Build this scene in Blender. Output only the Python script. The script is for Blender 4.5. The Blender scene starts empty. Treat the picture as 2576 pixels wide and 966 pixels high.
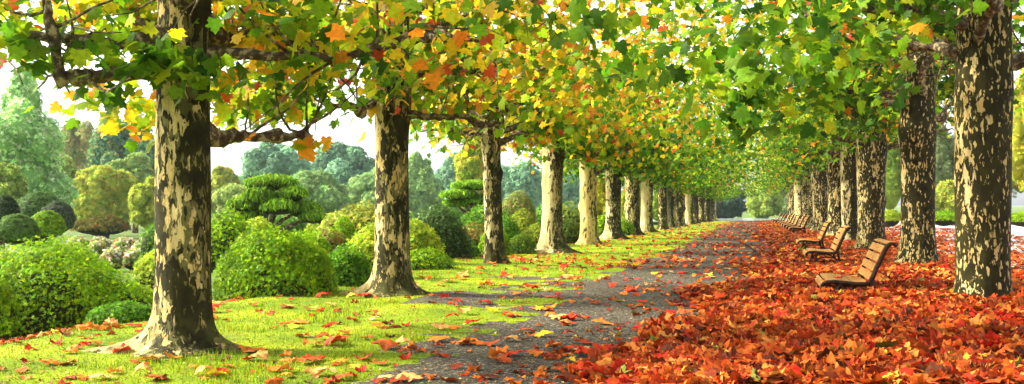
import bpy, math, random
import numpy as np
from mathutils import Vector, noise as mnoise
random.seed(7)
C = bpy.context.scene.collection
SC = bpy.context.scene
PI = math.pi

# ------------------------------------------------------------------ camera, sky, sun, exposure
F = 2504.0; H = 1.4; HY = 513.0; VW = 2576.0; VH = 966.0
cam = bpy.data.objects.new('camera', bpy.data.cameras.new('camera')); C.objects.link(cam)
cam.data.sensor_width = 36.0
cam.data.lens = F / VW * 36.0
cam.location = (0, 0, H)
cam.rotation_euler = (PI / 2, 0, 0)
cam.data.shift_y = (HY - VH / 2) / VW
cam.data.clip_start = 0.1; cam.data.clip_end = 3000
SC.camera = cam

SUN_EL = math.radians(34); SUN_AZ = math.radians(-82)      # azimuth from +Y, negative = towards -X (left)
sd = Vector((math.sin(SUN_AZ) * math.cos(SUN_EL), math.cos(SUN_AZ) * math.cos(SUN_EL), math.sin(SUN_EL)))
sun = bpy.data.objects.new('sun', bpy.data.lights.new('sun', 'SUN')); C.objects.link(sun)
sun.data.energy = 4.3; sun.data.angle = math.radians(8); sun.data.color = (1.0, 0.91, 0.72)
sun.rotation_euler = sd.to_track_quat('Z', 'Y').to_euler()
world = bpy.data.worlds.new('World'); SC.world = world; world.use_nodes = True
nt = world.node_tree; nt.nodes.clear()
sky = nt.nodes.new('ShaderNodeTexSky'); sky.sky_type = 'NISHITA'; sky.sun_disc = False
sky.sun_elevation = SUN_EL; sky.sun_rotation = math.atan2(sd.x, sd.y)
sky.air_density = 1.0; sky.dust_density = 3.0
hs = nt.nodes.new('ShaderNodeHueSaturation'); hs.inputs['Saturation'].default_value = 0.12
bg = nt.nodes.new('ShaderNodeBackground'); bg.inputs['Strength'].default_value = 0.15
wo = nt.nodes.new('ShaderNodeOutputWorld')
nt.links.new(sky.outputs[0], hs.inputs['Color']); nt.links.new(hs.outputs[0], bg.inputs['Color'])
nt.links.new(bg.outputs[0], wo.inputs['Surface'])
SC.view_settings.view_transform = 'Standard'; SC.view_settings.look = 'None'
SC.view_settings.exposure = 1.8; SC.view_settings.gamma = 1.0
SC.render.engine = 'CYCLES'
SC.cycles.max_bounces = 8; SC.cycles.diffuse_bounces = 4; SC.cycles.transmission_bounces = 4

# ------------------------------------------------------------------ helpers
ROW = 612.0 / F            # the avenue runs along (ROW, 1)
def wpt(px, py, d): return np.array([(px - 1288) / F * d, d, H - (py - HY) / F * d])
def U(x, y): return x - ROW * y
def sst(a, b, x): t = np.clip((x - a) / (b - a), 0, 1); return t * t * (3 - 2 * t)
_rg = np.random.RandomState(3)
_perm = _rg.rand(64, 64)
def vnoise(x, y, s=1.0, o=0):                                # smooth value noise 0..1
    x = np.asarray(x, float) / s + 11.3 + o * 7.7; y = np.asarray(y, float) / s + 5.1 + o * 3.3
    xi = np.floor(x).astype(int); yi = np.floor(y).astype(int)
    fx = x - xi; fy = y - yi; fx = fx * fx * (3 - 2 * fx); fy = fy * fy * (3 - 2 * fy)
    g = lambda a, b: _perm[a % 64, b % 64]
    return (g(xi, yi) * (1 - fx) + g(xi + 1, yi) * fx) * (1 - fy) + (g(xi, yi + 1) * (1 - fx) + g(xi + 1, yi + 1) * fx) * fy
def fbm(x, y, s, o=0): return (vnoise(x, y, s, o) + .5 * vnoise(x, y, s / 2.1, o + 1) + .25 * vnoise(x, y, s / 4.3, o + 2)) / 1.75
def gz(x, y):                                                # height of the ground
    x = np.asarray(x, float); y = np.asarray(y, float); u = x - ROW * y
    z = -0.55 * np.clip((y - 40) / 70, 0, 4)
    z = z - 0.35 * sst(-7.2, -9.5, u)
    z = z + 0.05 * (fbm(x, y, 1.6, 4) - .5) * sst(0, -3.5, u) + 0.015 * (vnoise(x, y, .4, 8) - .5)
    z = z + 0.09 * np.exp(-((y - 22) / 4.5) ** 2) * sst(-3.5, -5.5, u) * (1 - sst(-7.2, -9, u))
    return z
def path_left(y):
    y = np.asarray(y, float)
    return -3.15 + 0.5 * sst(24, 32, y) - 1.7 * np.exp(-((y - 16.6) / 1.0) ** 2) - 0.5 * np.exp(-((y - 9.6) / .7) ** 2)
def heap_left(y):
    y = np.asarray(y, float)
    return np.interp(y, [5, 8, 9.8, 11, 12.2, 15.4, 20, 26, 33, 60], [-2.0, -1.85, -1.55, -1.15, -.95, -1.2, -.65, -.4, -.2, .3])
def heap(x, y):
    u = x - ROW * y
    e = heap_left(y) + (vnoise(x, y, 1.3, 2) - .5) * 1.0
    h = .16 * sst(0.0, 2.2, u - e) * (1 - sst(4.4, 5.4, u)) * (1 - .75 * sst(16, 24, y))
    bare = np.exp(-((y - 23.2) / .9) ** 2 - ((u - 1.1) / .7) ** 2) + np.exp(-((y - 29.8) / 1.6) ** 2 - ((u - 1.3) / .9) ** 2) + .42 * np.exp(-((y - 14.6) / .9) ** 4 - ((u - 1.35) / .75) ** 4) + .8 * np.exp(-((y - 35) / 2.5) ** 2 - ((u - 1.6) / 1.1) ** 2)
    return h * (.6 + .8 * fbm(x, y, .9, 6)) * np.clip(1 - 1.3 * bare, 0, 1)

def mesh_obj(name, V, Fa, mat, parent=None, col=None, smooth=False, link=True):
    """V Nx3, Fa Mx3 or Mx4 numpy, col Nx3 optional (the real colour of each leaf)"""
    V = np.asarray(V, np.float32); Fa = np.asarray(Fa, np.int32); k = Fa.shape[1]
    me = bpy.data.meshes.new(name)
    me.vertices.add(len(V)); me.vertices.foreach_set('co', V.ravel())
    me.loops.add(Fa.size); me.loops.foreach_set('vertex_index', Fa.ravel())
    me.polygons.add(len(Fa)); me.polygons.foreach_set('loop_start', np.arange(0, Fa.size, k, dtype=np.int32))
    if smooth: me.polygons.foreach_set('use_smooth', np.ones(len(Fa), bool))
    if col is not None:
        a = me.color_attributes.new('leafcol', 'FLOAT_COLOR', 'POINT')
        c4 = np.ones((len(V), 4), np.float32); c4[:, :3] = col; a.data.foreach_set('color', c4.ravel())
    me.update(calc_edges=True); me.validate()
    if mat: me.materials.append(mat)
    o = bpy.data.objects.new(name, me)
    if link: C.objects.link(o)
    if parent: o.parent = parent
    return o
class MB:
    def __init__(s): s.v = []; s.f = []; s.n = 0
    def add(s, V, Q):
        V = np.asarray(V, float); s.v.append(V)
        for q in Q:
            q = list(q); s.f.append([i + s.n for i in (q if len(q) == 4 else q + [q[-1]])])
        s.n += len(V)
    def box(s, c, sx, sy, sz, ax=None):
        A = np.eye(3) if ax is None else np.asarray(ax)
        P = np.array([[i, j, k] for i in (-.5, .5) for j in (-.5, .5) for k in (-.5, .5)]) * [sx, sy, sz]
        s.add(P @ A + np.asarray(c), [(0, 1, 3, 2), (4, 6, 7, 5), (0, 4, 5, 1), (2, 3, 7, 6), (0, 2, 6, 4), (1, 5, 7, 3)])
    def tube(s, P, R, n=8, flat=1.0):
        P = np.asarray(P, float); m = len(P); T = np.gradient(P, axis=0); T /= np.linalg.norm(T, axis=1)[:, None] + 1e-9
        up = np.array([0, 0, 1.]) if abs(T[0][2]) < .9 else np.array([1., 0, 0]); rings = []
        a = np.arange(n) * 2 * PI / n
        X = np.cross(T[0], up); X /= np.linalg.norm(X)
        for i in range(m):
            X = X - T[i] * X.dot(T[i]); X /= np.linalg.norm(X) + 1e-9; Y = np.cross(T[i], X)
            rings.append(P[i] + R[i] * (np.cos(a)[:, None] * X + np.sin(a)[:, None] * Y * flat))
        V = np.concatenate(rings + [P[:1], P[-1:]])
        Q = [(i * n + j, i * n + (j + 1) % n, (i + 1) * n + (j + 1) % n, (i + 1) * n + j) for i in range(m - 1) for j in range(n)]
        Q += [(m * n, (j + 1) % n, j, j) for j in range(n)] + [(m * n + 1, (m - 1) * n + j, (m - 1) * n + (j + 1) % n, (m - 1) * n + (j + 1) % n) for j in range(n)]
        s.add(V, Q)
    def build(s, name, mat, parent=None, smooth=True, bevel=0):
        V = np.concatenate(s.v); me = bpy.data.meshes.new(name)
        me.from_pydata(V.tolist(), [], [list(dict.fromkeys(f)) for f in s.f]); me.update()
        if smooth: me.polygons.foreach_set('use_smooth', np.ones(len(me.polygons), bool))
        me.materials.append(mat); o = bpy.data.objects.new(name, me); C.objects.link(o)
        if parent: o.parent = parent
        if bevel:
            b = o.modifiers.new('bevel', 'BEVEL'); b.width = bevel; b.segments = 2; b.limit_method = 'ANGLE'
        return o
def tag(o, label=None, cat=None, group=None, kind=None):
    if label: o['label'] = label
    if cat: o['category'] = cat
    if group: o['group'] = group
    if kind: o['kind'] = kind
    return o
def empty(name, loc, rz=0):
    o = bpy.data.objects.new(name, None); C.objects.link(o); o.location = loc; o.rotation_euler = (0, 0, rz)
    o.empty_display_size = .2
    return o
def copy_tree(root):
    c = root.copy(); C.objects.link(c)
    for ch in [q for q in C.objects if q.parent == root]:
        d = ch.copy(); C.objects.link(d); d.parent = c
        for g in [q for q in C.objects if q.parent == ch]:
            e = g.copy(); C.objects.link(e); e.parent = d
    return c

# ------------------------------------------------------------------ materials
def nodes(name):
    m = bpy.data.materials.new(name); m.use_nodes = True; t = m.node_tree; t.nodes.clear()
    N = lambda k, **kw: _n(t, k, kw)
    return m, t, N
def _n(t, k, kw):
    n = t.nodes.new('ShaderNode' + k)
    for a, b in kw.items(): setattr(n, a, b)
    return n
def ramp(t, N, src, stops, interp='LINEAR'):
    r = N('ValToRGB'); r.color_ramp.interpolation = interp; e = r.color_ramp.elements
    while len(e) < len(stops): e.new(.5)
    for i, (p, c) in enumerate(stops):
        e[i].position = p; e[i].color = (c, c, c, 1) if not hasattr(c, '__len__') else (*c, 1)
    t.links.new(src, r.inputs[0]); return r.outputs[0]
def mix(t, N, fac, a, b, mode='MIX'):
    m = N('MixRGB'); m.blend_type = mode
    for i, v in ((0, fac), (1, a), (2, b)):
        if isinstance(v, (int, float)): m.inputs[i].default_value = v
        elif isinstance(v, tuple): m.inputs[i].default_value = (*v, 1)
        else: t.links.new(v, m.inputs[i])
    return m.outputs[0]
def noise(t, N, vec, sc, det=3, rough=.5, w=None):
    n = N('TexNoise'); n.inputs['Scale'].default_value = sc; n.inputs['Detail'].default_value = det; n.inputs['Roughness'].default_value = rough
    if w is not None: n.noise_dimensions = '4D'; t.links.new(w, n.inputs['W'])
    t.links.new(vec, n.inputs['Vector']); return n.outputs[0]
def math_(t, N, op, a, b=0.0):
    m = N('Math'); m.operation = op
    for i, v in ((0, a), (1, b)):
        if isinstance(v, (int, float)): m.inputs[i].default_value = v
        else: t.links.new(v, m.inputs[i])
    return m.outputs[0]
def surf(t, N, col, rough=.8, bump=None, bd=.01, bs=1.0, spec=.3, trans=0.0, tcol=None):
    p = N('BsdfPrincipled'); o = N('OutputMaterial')
    if isinstance(col, tuple): p.inputs['Base Color'].default_value = (*col, 1)
    else: t.links.new(col, p.inputs['Base Color'])
    if isinstance(rough, (int, float)): p.inputs['Roughness'].default_value = rough
    else: t.links.new(rough, p.inputs['Roughness'])
    p.inputs['Specular IOR Level'].default_value = spec
    if bump is not None:
        b = N('Bump'); b.inputs['Distance'].default_value = bd; b.inputs['Strength'].default_value = bs
        t.links.new(bump, b.inputs['Height']); t.links.new(b.outputs[0], p.inputs['Normal'])
    if trans:
        tr = N('BsdfTranslucent'); mx = N('MixShader'); mx.inputs[0].default_value = trans
        if isinstance(tcol or col, tuple): tr.inputs[0].default_value = (*(tcol or col), 1)
        else: t.links.new(tcol or col, tr.inputs[0])
        t.links.new(p.outputs[0], mx.inputs[1]); t.links.new(tr.outputs[0], mx.inputs[2]); t.links.new(mx.outputs[0], o.inputs[0])
    else: t.links.new(p.outputs[0], o.inputs[0])
    return p
def leaf_mat(name, trans=.35, rough=.5, spec=.35, vein=30):
    m, t, N = nodes(name)
    a = N('Attribute'); a.attribute_name = 'leafcol'; tc = N('TexCoord')
    nz = noise(t, N, tc.outputs['Object'], vein, 3, .6)
    v = ramp(t, N, nz, [(.3, .72), (.7, 1.2)])
    c = mix(t, N, 1.0, a.outputs['Color'], v, 'MULTIPLY')
    g = N('Gamma'); g.inputs[1].default_value = .9; t.links.new(c, g.inputs[0])
    surf(t, N, c, rough, nz, .004, .5, spec, trans, g.outputs[0]); return m
M = {}
M['leaf'] = leaf_mat('plane_leaf', .55, .55, .14)
M['fallen'] = leaf_mat('dry_leaf', .12, .65, .12, 22)
M['foliage'] = leaf_mat('shrub_leaf', .34, .6, .10, 4)
M['farfol'] = leaf_mat('far_foliage', .3, .9, .03, 1.5)
def bark(name, cream, olive, side=0.0, spots=0.0, warm=0.0, scale=1.0):
    """plane tree bark: dark olive skin, grey green and cream flaked patches, with extra cream painted on the lit side"""
    m, t, N = nodes(name)
    tc = N('TexCoord'); oi = N('ObjectInfo'); w = math_(t, N, 'MULTIPLY', oi.outputs['Random'], 40.0)
    mp = N('Mapping'); mp.inputs['Scale'].default_value = (1.25 * scale, 1.25 * scale, .50 * scale); t.links.new(tc.outputs['Object'], mp.inputs[0])
    wn = N('TexNoise'); wn.inputs['Scale'].default_value = 9; wn.inputs['Detail'].default_value = 2; t.links.new(mp.outputs[0], wn.inputs['Vector'])
    va = N('VectorMath'); va.operation = 'MULTIPLY_ADD'; va.inputs[1].default_value = (.14, .14, .14)
    t.links.new(wn.outputs[1], va.inputs[0]); t.links.new(mp.outputs[0], va.inputs[2])
    n1 = noise(t, N, va.outputs[0], 12.5, 3.0, .55, w)
    n2 = noise(t, N, va.outputs[0], 18, 3.0, .5, math_(t, N, 'ADD', w, 9.0))
    n3 = noise(t, N, va.outputs[0], 3.2, 1.0, .4, math_(t, N, 'ADD', w, 17.0))
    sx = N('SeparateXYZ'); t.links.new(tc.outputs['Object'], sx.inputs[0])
    lit_side = math_(t, N, 'MULTIPLY', sx.outputs[0], -side)  # cream patches crowd the sunward left, painting some of its light into the bark
    k = math_(t, N, 'ADD', math_(t, N, 'ADD', n1, lit_side), math_(t, N, 'MULTIPLY', math_(t, N, 'SUBTRACT', n3, .5), .5))
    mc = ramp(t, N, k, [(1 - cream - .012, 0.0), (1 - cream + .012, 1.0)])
    k2 = math_(t, N, 'ADD', n2, math_(t, N, 'MULTIPLY', math_(t, N, 'SUBTRACT', n3, .5), .6))
    mo = ramp(t, N, k2, [(1 - olive - .015, 0.0), (1 - olive + .015, 1.0)])
    fine = noise(t, N, tc.outputs['Object'], 60, 4, .6)
    blot = noise(t, N, tc.outputs['Object'], 5, 3, .6, w)
    dark = mix(t, N, ramp(t, N, blot, [(.35, 0.0), (.65, 1.0)]), (.013, .011, .003), (.034, .031, .007))
    ol = mix(t, N, ramp(t, N, blot, [(.4, 0.0), (.6, 1.0)]), (.075, .070, .022), (.17, .15, .05))
    tone = ramp(t, N, math_(t, N, 'ADD', math_(t, N, 'MULTIPLY', fine, .35), math_(t, N, 'MULTIPLY', noise(t, N, mp.outputs[0], 4.5, 2, .5, math_(t, N, 'ADD', w, 31.0)), .65)), [(.40, 0.0), (.60, 1.0)])
    cr = mix(t, N, tone, (.36 + warm * .1, .28, .11 - warm * .05), (.62, .49, .235 - warm * .06))
    c = mix(t, N, mo, dark, ol); c = mix(t, N, mc, c, cr)
    hgt = math_(t, N, 'SUBTRACT', 1.0, math_(t, N, 'ADD', mc, math_(t, N, 'MULTIPLY', mo, .5)))
    if spots:
        vo = N('TexVoronoi'); vo.inputs['Scale'].default_value = 11; vo.inputs['Randomness'].default_value = 1.0; t.links.new(va.outputs[0], vo.inputs['Vector'])
        ms = ramp(t, N, vo.outputs['Distance'], [(spots, 1.0), (spots + .03, 0.0)])
        gate = ramp(t, N, n2, [(.46, 0.0), (.5, 1.0)]); ms = math_(t, N, 'MULTIPLY', ms, gate)
        c = mix(t, N, ms, c, cr); hgt = math_(t, N, 'SUBTRACT', hgt, ms)
    st = N('Mapping'); st.inputs['Scale'].default_value = (22, 22, 2.2); t.links.new(tc.outputs['Object'], st.inputs[0])
    stn = noise(t, N, st.outputs[0], 1.0, 4, .65)
    c = mix(t, N, 1.0, c, ramp(t, N, stn, [(.25, .62), (.6, 1.05)]), 'MULTIPLY')
    moss = math_(t, N, 'MULTIPLY', ramp(t, N, sx.outputs[2], [(0.0, .75), (.45, 0.0)]), ramp(t, N, blot, [(.42, 0.0), (.6, 1.0)]))
    c = mix(t, N, moss, c, (.06, .065, .016))
    hh = math_(t, N, 'ADD', hgt, math_(t, N, 'ADD', math_(t, N, 'MULTIPLY', fine, .3), math_(t, N, 'MULTIPLY', stn, .5)))
    surf(t, N, c, .8, hh, .012, .9, .1); return m
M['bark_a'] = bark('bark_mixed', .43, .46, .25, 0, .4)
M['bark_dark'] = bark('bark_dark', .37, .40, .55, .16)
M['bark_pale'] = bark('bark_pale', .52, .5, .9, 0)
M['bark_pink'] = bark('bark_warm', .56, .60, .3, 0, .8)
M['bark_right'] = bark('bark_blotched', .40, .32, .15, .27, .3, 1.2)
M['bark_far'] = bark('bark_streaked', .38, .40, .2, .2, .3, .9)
def limb_mat():
    m, t, N = nodes('limb_bark'); tc = N('TexCoord')
    n = noise(t, N, tc.outputs['Object'], 14, 4, .6); c = ramp(t, N, n, [(.35, (.035, .022, .012)), (.52, (.09, .065, .035)), (.6, (.3, .25, .15))])
    surf(t, N, c, .85, noise(t, N, tc.outputs['Object'], 40, 4, .6), .01, .9, .2); return m
M['limb'] = limb_mat()
def ground_mat(name, stops, sc, bsc, bd, rough=.95, big=.5, detail=5):
    m, t, N = nodes(name); g = N('NewGeometry')
    n = noise(t, N, g.outputs['Position'], sc, detail, .65); c = ramp(t, N, n, stops)
    b = noise(t, N, g.outputs['Position'], big, 3, .5); c = mix(t, N, 1.0, c, ramp(t, N, b, [(.3, .75), (.7, 1.2)]), 'MULTIPLY')
    surf(t, N, c, rough, noise(t, N, g.outputs['Position'], bsc, 4, .7), bd, 1.0, .2); return m
def lawn_mat():
    m, t, N = nodes('lawn_turf'); g = N('NewGeometry')
    n = noise(t, N, g.outputs['Position'], 55, 4, .7); b = noise(t, N, g.outputs['Position'], .9, 4, .6)
    c = ramp(t, N, b, [(.30, (.075, .15, .003)), (.5, (.19, .27, .003)), (.68, (.32, .37, .004))])
    c = mix(t, N, 1.0, c, ramp(t, N, n, [(.3, .6), (.7, 1.25)]), 'MULTIPLY')
    bare = ramp(t, N, noise(t, N, g.outputs['Position'], 2.6, 5, .6), [(.60, 0.0), (.68, .6)])
    c = mix(t, N, bare, c, (.12, .10, .035))
    surf(t, N, c, .95, n, .02, 1.0, .15); return m
M['lawn'] = lawn_mat()
def gravel_mat():
    m, t, N = nodes('fine_gravel'); g = N('NewGeometry')
    v = N('TexVoronoi'); v.inputs['Scale'].default_value = 48; t.links.new(g.outputs['Position'], v.inputs['Vector'])
    sepc = N('SeparateColor'); t.links.new(v.outputs['Color'], sepc.inputs[0])
    c = ramp(t, N, sepc.outputs[0], [(0.0, (.012, .009, .005)), (.5, (.046, .038, .023)), (.85, (.098, .083, .053)), (1.0, (.28, .25, .18))])
    b = noise(t, N, g.outputs['Position'], .8, 4, .6); c = mix(t, N, 1.0, c, ramp(t, N, b, [(.3, .8), (.7, 1.25)]), 'MULTIPLY')
    moss = ramp(t, N, noise(t, N, g.outputs['Position'], 1.7, 5, .65), [(.58, 0.0), (.72, .55)])
    c = mix(t, N, moss, c, (.10, .11, .03))
    surf(t, N, c, .9, math_(t, N, 'ADD', v.outputs['Distance'], noise(t, N, g.outputs['Position'], 40, 3, .6)), .02, .9, .3); return m
M['gravel'] = gravel_mat()
M['plaza'] = ground_mat('pale_gravel', [(.3, (.42, .36, .33)), (.7, (.62, .56, .53))], 40, 60, .01)
M['soil'] = ground_mat('garden_soil', [(.3, (.04, .05, .012)), (.5, (.08, .13, .02)), (.7, (.14, .22, .02))], 6, 30, .03)
M['litter'] = ground_mat('leaf_mould', [(.3, (.10, .025, .008)), (.5, (.30, .075, .02)), (.7, (.42, .14, .04))], 14, 20, .05)
def water_mat():
    m, t, N = nodes('lake_water'); g = N('NewGeometry')
    surf(t, N, (.30, .36, .38), .12, noise(t, N, g.outputs['Position'], 2, 2, .5), .02, .2, .5); return m
M['water'] = water_mat()
def wood_mat(name, a, b):
    m, t, N = nodes(name); tc = N('TexCoord'); mp = N('Mapping'); mp.inputs['Scale'].default_value = (18, 2.0, 18); t.links.new(tc.outputs['Object'], mp.inputs[0])
    n = noise(t, N, mp.outputs[0], 2.2, 5, .65); c = ramp(t, N, n, [(.3, a), (.65, b)])
    w = noise(t, N, tc.outputs['Object'], 5, 3, .6); c = mix(t, N, ramp(t, N, w, [(.55, 0.0), (.75, .6)]), c, (a[0] * .35, a[1] * .35, a[2] * .4))
    surf(t, N, c, .5, n, .004, .6, .4); return m
M['wood'] = wood_mat('honey_timber', (.28, .11, .02), (.58, .28, .06))
def iron_mat():
    m, t, N = nodes('old_iron'); tc = N('TexCoord'); n = noise(t, N, tc.outputs['Object'], 20, 4, .6)
    surf(t, N, ramp(t, N, n, [(.4, (.012, .008, .005)), (.7, (.06, .022, .010))]), .75, n, .003, .6, .15); return m
M['iron'] = iron_mat()

# ------------------------------------------------------------------ leaf templates and the leaf batcher
def star(rich, seed, curl=.0, crinkle=0.0):
    r = np.random.RandomState(seed)
    half = [(.10, -.03), (.34, -.12), (.42, .04), (.52, .06), (.40, .18), (.44, .30), (.62, .40), (.60, .50), (.44, .52), (.30, .50), (.28, .64), (.30, .74), (.14, .82)] if rich else \
           [(.14, -.06), (.48, -.02), (.34, .20), (.62, .46), (.30, .50), (.22, .72)]
    R = [(x, y) for x, y in half]; L = [(-x, y) for x, y in half[::-1]]
    P = np.array([(0, .02)] + R + [(0, 1.02)] + L); P = P + r.normal(0, .02, P.shape)
    n = len(P)
    V = [np.array([0, .32])]; V += [p for p in P]; V = np.array(V)
    V = np.c_[V[:, 0], V[:, 1] - .3, np.zeros(len(V))]
    if crinkle:                                   # an extra ring half way out, so the blade can buckle
        mid = V[1:] * .55; V = np.concatenate([V, mid])
        Fs = [(0, n + 1 + i, n + 1 + (i + 1) % n) for i in range(n)]
        for i in range(n):
            j = (i + 1) % n; Fs += [(n + 1 + i, 1 + i, 1 + j), (n + 1 + i, 1 + j, n + 1 + j)]
    else: Fs = [(0, 1 + i, 1 + (i + 1) % n) for i in range(n)]
    rr = np.hypot(V[:, 0], V[:, 1]); th = r.rand() * 6.28
    V[:, 2] = -.22 * np.abs(V[:, 0]) - .30 * V[:, 1] ** 2 * r.uniform(.3, 1)
    if curl:
        ph = np.arctan2(V[:, 1], V[:, 0]); k1, k2, k3 = r.uniform(0, 6.28, 3)
        V[:, 2] += .28 * curl * rr ** 1.5 * (.7 + .9 * np.sin(2 * ph + k1) + .5 * np.sin(5 * ph + k2))
        V[:, :2] *= (1 - .45 * curl * rr[:, None])
    if curl:
        k = r.uniform(.5, 1.0) * (1 + 1.6 * curl); a = r.uniform(0, 6.28); ax = np.array([math.cos(a), math.sin(a)]); t = V[:, :2] @ ax
        V[:, :2] += (np.sin(k * t) / k - t)[:, None] * ax; V[:, 2] += (1 - np.cos(k * t)) / k * r.choice([-1, 1])
        V[:, 2] -= V[:, 2].mean()
    if crinkle: V[:, 2] += r.normal(0, crinkle, len(V)) * (rr > .05)
    return V, np.array(Fs)
def quadleaf(seed, wid=.5):
    r = np.random.RandomState(seed)
    V = np.array([(0, -.5, 0), (wid * .5, -.05, .08), (0, .5, -.08), (-wid * .5, -.05, .08)]) + r.normal(0, .03, (4, 3))
    return V, np.array([(0, 1, 2), (0, 2, 3)])
def tuft(seed, k=5, wid=.45):                      # a little rosette of k pointed leaves
    r = np.random.RandomState(seed); Vs = []; Fs = []
    for i in range(k):
        a = 6.283 * i / k + r.uniform(-.4, .4); L = r.uniform(.35, .6); w = L * wid; z = r.uniform(-.05, .35) * L
        c, s = math.cos(a), math.sin(a)
        P = [(0, 0, 0), (.5 * L * c - w * .5 * s, .5 * L * s + w * .5 * c, z * .7), (L * c, L * s, z * .5), (.5 * L * c + w * .5 * s, .5 * L * s - w * .5 * c, z * .7)]
        b = len(Vs); Vs += P; Fs += [(b, b + 1, b + 2), (b, b + 2, b + 3)]
    return np.array(Vs), np.array(Fs)
T_RICH = [star(1, s) for s in range(5)]
T_LOW = [star(0, s) for s in range(5)]
T_DRY = [star(1, 20 + s, .55, .035) for s in range(3)] + [star(1, 30 + s, 1.0, .05) for s in range(4)] + [star(1, 40 + s, .2, .03) for s in range(2)]
T_DRYL = [star(0, 50 + s, .8, 0) for s in range(6)]
T_TUFT = [tuft(s) for s in range(6)]
T_QUAD = [quadleaf(s) for s in range(6)]
T_NEEDLE = [quadleaf(60 + s, .16) for s in range(4)]
def unit(v): return v / (np.linalg.norm(v, axis=1)[:, None] + 1e-9)
def frames(Nrm, tip):
    Z = unit(Nrm); Y = unit(tip - Z * (tip * Z).sum(1)[:, None]); X = np.cross(Y, Z)
    return np.stack([X, Y, Z], 1)                  # rows are axes
def batch(T, P, Rm, S, col, rng):
    Vs = []; Fs = []; Cs = []; off = 0; idx = rng.randint(0, len(T), len(P))
    for k, (V, Fa) in enumerate(T):
        m = np.where(idx == k)[0]
        if not len(m): continue
        W = np.einsum('vi,nij->nvj', V, Rm[m]) * S[m][:, None, None] + P[m][:, None, :]
        nv = len(V); Vs.append(W.reshape(-1, 3)); Cs.append(np.repeat(col[m], nv, 0))
        Fs.append((Fa[None] + (np.arange(len(m)) * nv)[:, None, None] + off).reshape(-1, 3)); off += nv * len(m)
    return np.concatenate(Vs), np.concatenate(Fs), np.concatenate(Cs)
PAL = {'dg': (.030, .095, .003), 'g': (.070, .18, .004), 'lg': (.16, .30, .005), 'yg': (.36, .43, .008), 'y': (.70, .48, .010), 'o': (.76, .25, .012), 'r': (.52, .07, .015), 'br': (.25, .09, .02)}
def pick(rng, n, mixd, jit=.16):
    ks = list(mixd); w = np.array([mixd[k] for k in ks], float); i = rng.choice(len(ks), n, p=w / w.sum())
    c = np.array([PAL[k] if isinstance(k, str) else k for k in ks])[i]
    return np.clip(c * np.exp(rng.normal(0, jit, (n, 1))) * np.exp(rng.normal(0, .07, (n, 3))), 0, .9)

# ------------------------------------------------------------------ the ground
def axis(lo, hi, f):
    a = [lo]
    while a[-1] < hi: a.append(a[-1] + f(a[-1]))
    return np.array(a)
us = axis(-9.0, 32, lambda u: .05 if u < 5.6 else .25)
ys = axis(5.0, 118, lambda y: max(.05, y * .0045))
UU, YY = np.meshgrid(us, ys); XX = UU + ROW * YY; ZZ = gz(XX, YY) + np.where(UU < -8.8, -.05, 0)
GV = np.stack([XX, YY, ZZ], -1).reshape(-1, 3); nu = len(us)
I = (np.arange(len(ys) - 1)[:, None] * nu + np.arange(nu - 1)[None]).ravel()
Q = np.stack([I, I + 1, I + nu + 1, I + nu], 1)
cx = GV[Q].mean(1); cu = cx[:, 0] - ROW * cx[:, 1]; cy = cx[:, 1]
wob = .2 + (fbm(cx[:, 0], cy, .9, 1) - .5) * 1.1 + (fbm(cx[:, 0], cy, .25, 5) - .5) * 1.1
is_plaza = cu > 5.2 + .5 * wob
is_path = (cu > path_left(cy) + wob) & (cu < 1.0 + .6 * wob) & ~is_plaza
# ragged bare strips and grass islands along the edge of the path
isl = fbm(cx[:, 0] * .55, cy, 1.0, 12) + (fbm(cx[:, 0], cy, .2, 6) - .5) * .16
is_path |= (cu > -5.0) & (cu < -2.5) & (isl > .62) & (cy < 19)
is_path &= ~((isl < .38) & (cu < -2.75))
is_lawn = ~is_path & ~is_plaza
def sub(name, mask, mat, kind='structure'):
    q = Q[mask]; ids = np.unique(q); mp = np.zeros(len(GV), int); mp[ids] = np.arange(len(ids))
    o = mesh_obj(name, GV[ids], mp[q], mat, smooth=True); o['kind'] = kind; return o
sub('lawn', is_lawn, M['lawn']); sub('path', is_path, M['gravel']); sub('plaza', is_plaza, M['plaza'])
tu = np.concatenate([np.linspace(-900, -60, 12), np.linspace(-50, 50, 60), np.linspace(60, 900, 12)]); ty = np.concatenate([[-60, -20], np.linspace(-5, 140, 70), [200, 300, 500, 900, 1500]])
A, B = np.meshgrid(tu, ty); TX = A + ROW * B; TZ = gz(TX, B) - .16
TZ = np.where(B > 110, -1.1, TZ)
tv = np.stack([TX, B, TZ], -1).reshape(-1, 3); k = len(tu); I2 = (np.arange(len(ty) - 1)[:, None] * k + np.arange(k - 1)[None]).ravel()
o = mesh_obj('terrain', tv, np.stack([I2, I2 + 1, I2 + k + 1, I2 + k], 1), M['soil'], smooth=True); o['kind'] = 'structure'
lk = [(x + ROW * y, y, -.6) for y in (119, 138) for x in (-28, 28)]
o = mesh_obj('lake_water', lk, [(0, 1, 3, 2)], M['water']); o['kind'] = 'structure'

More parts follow.
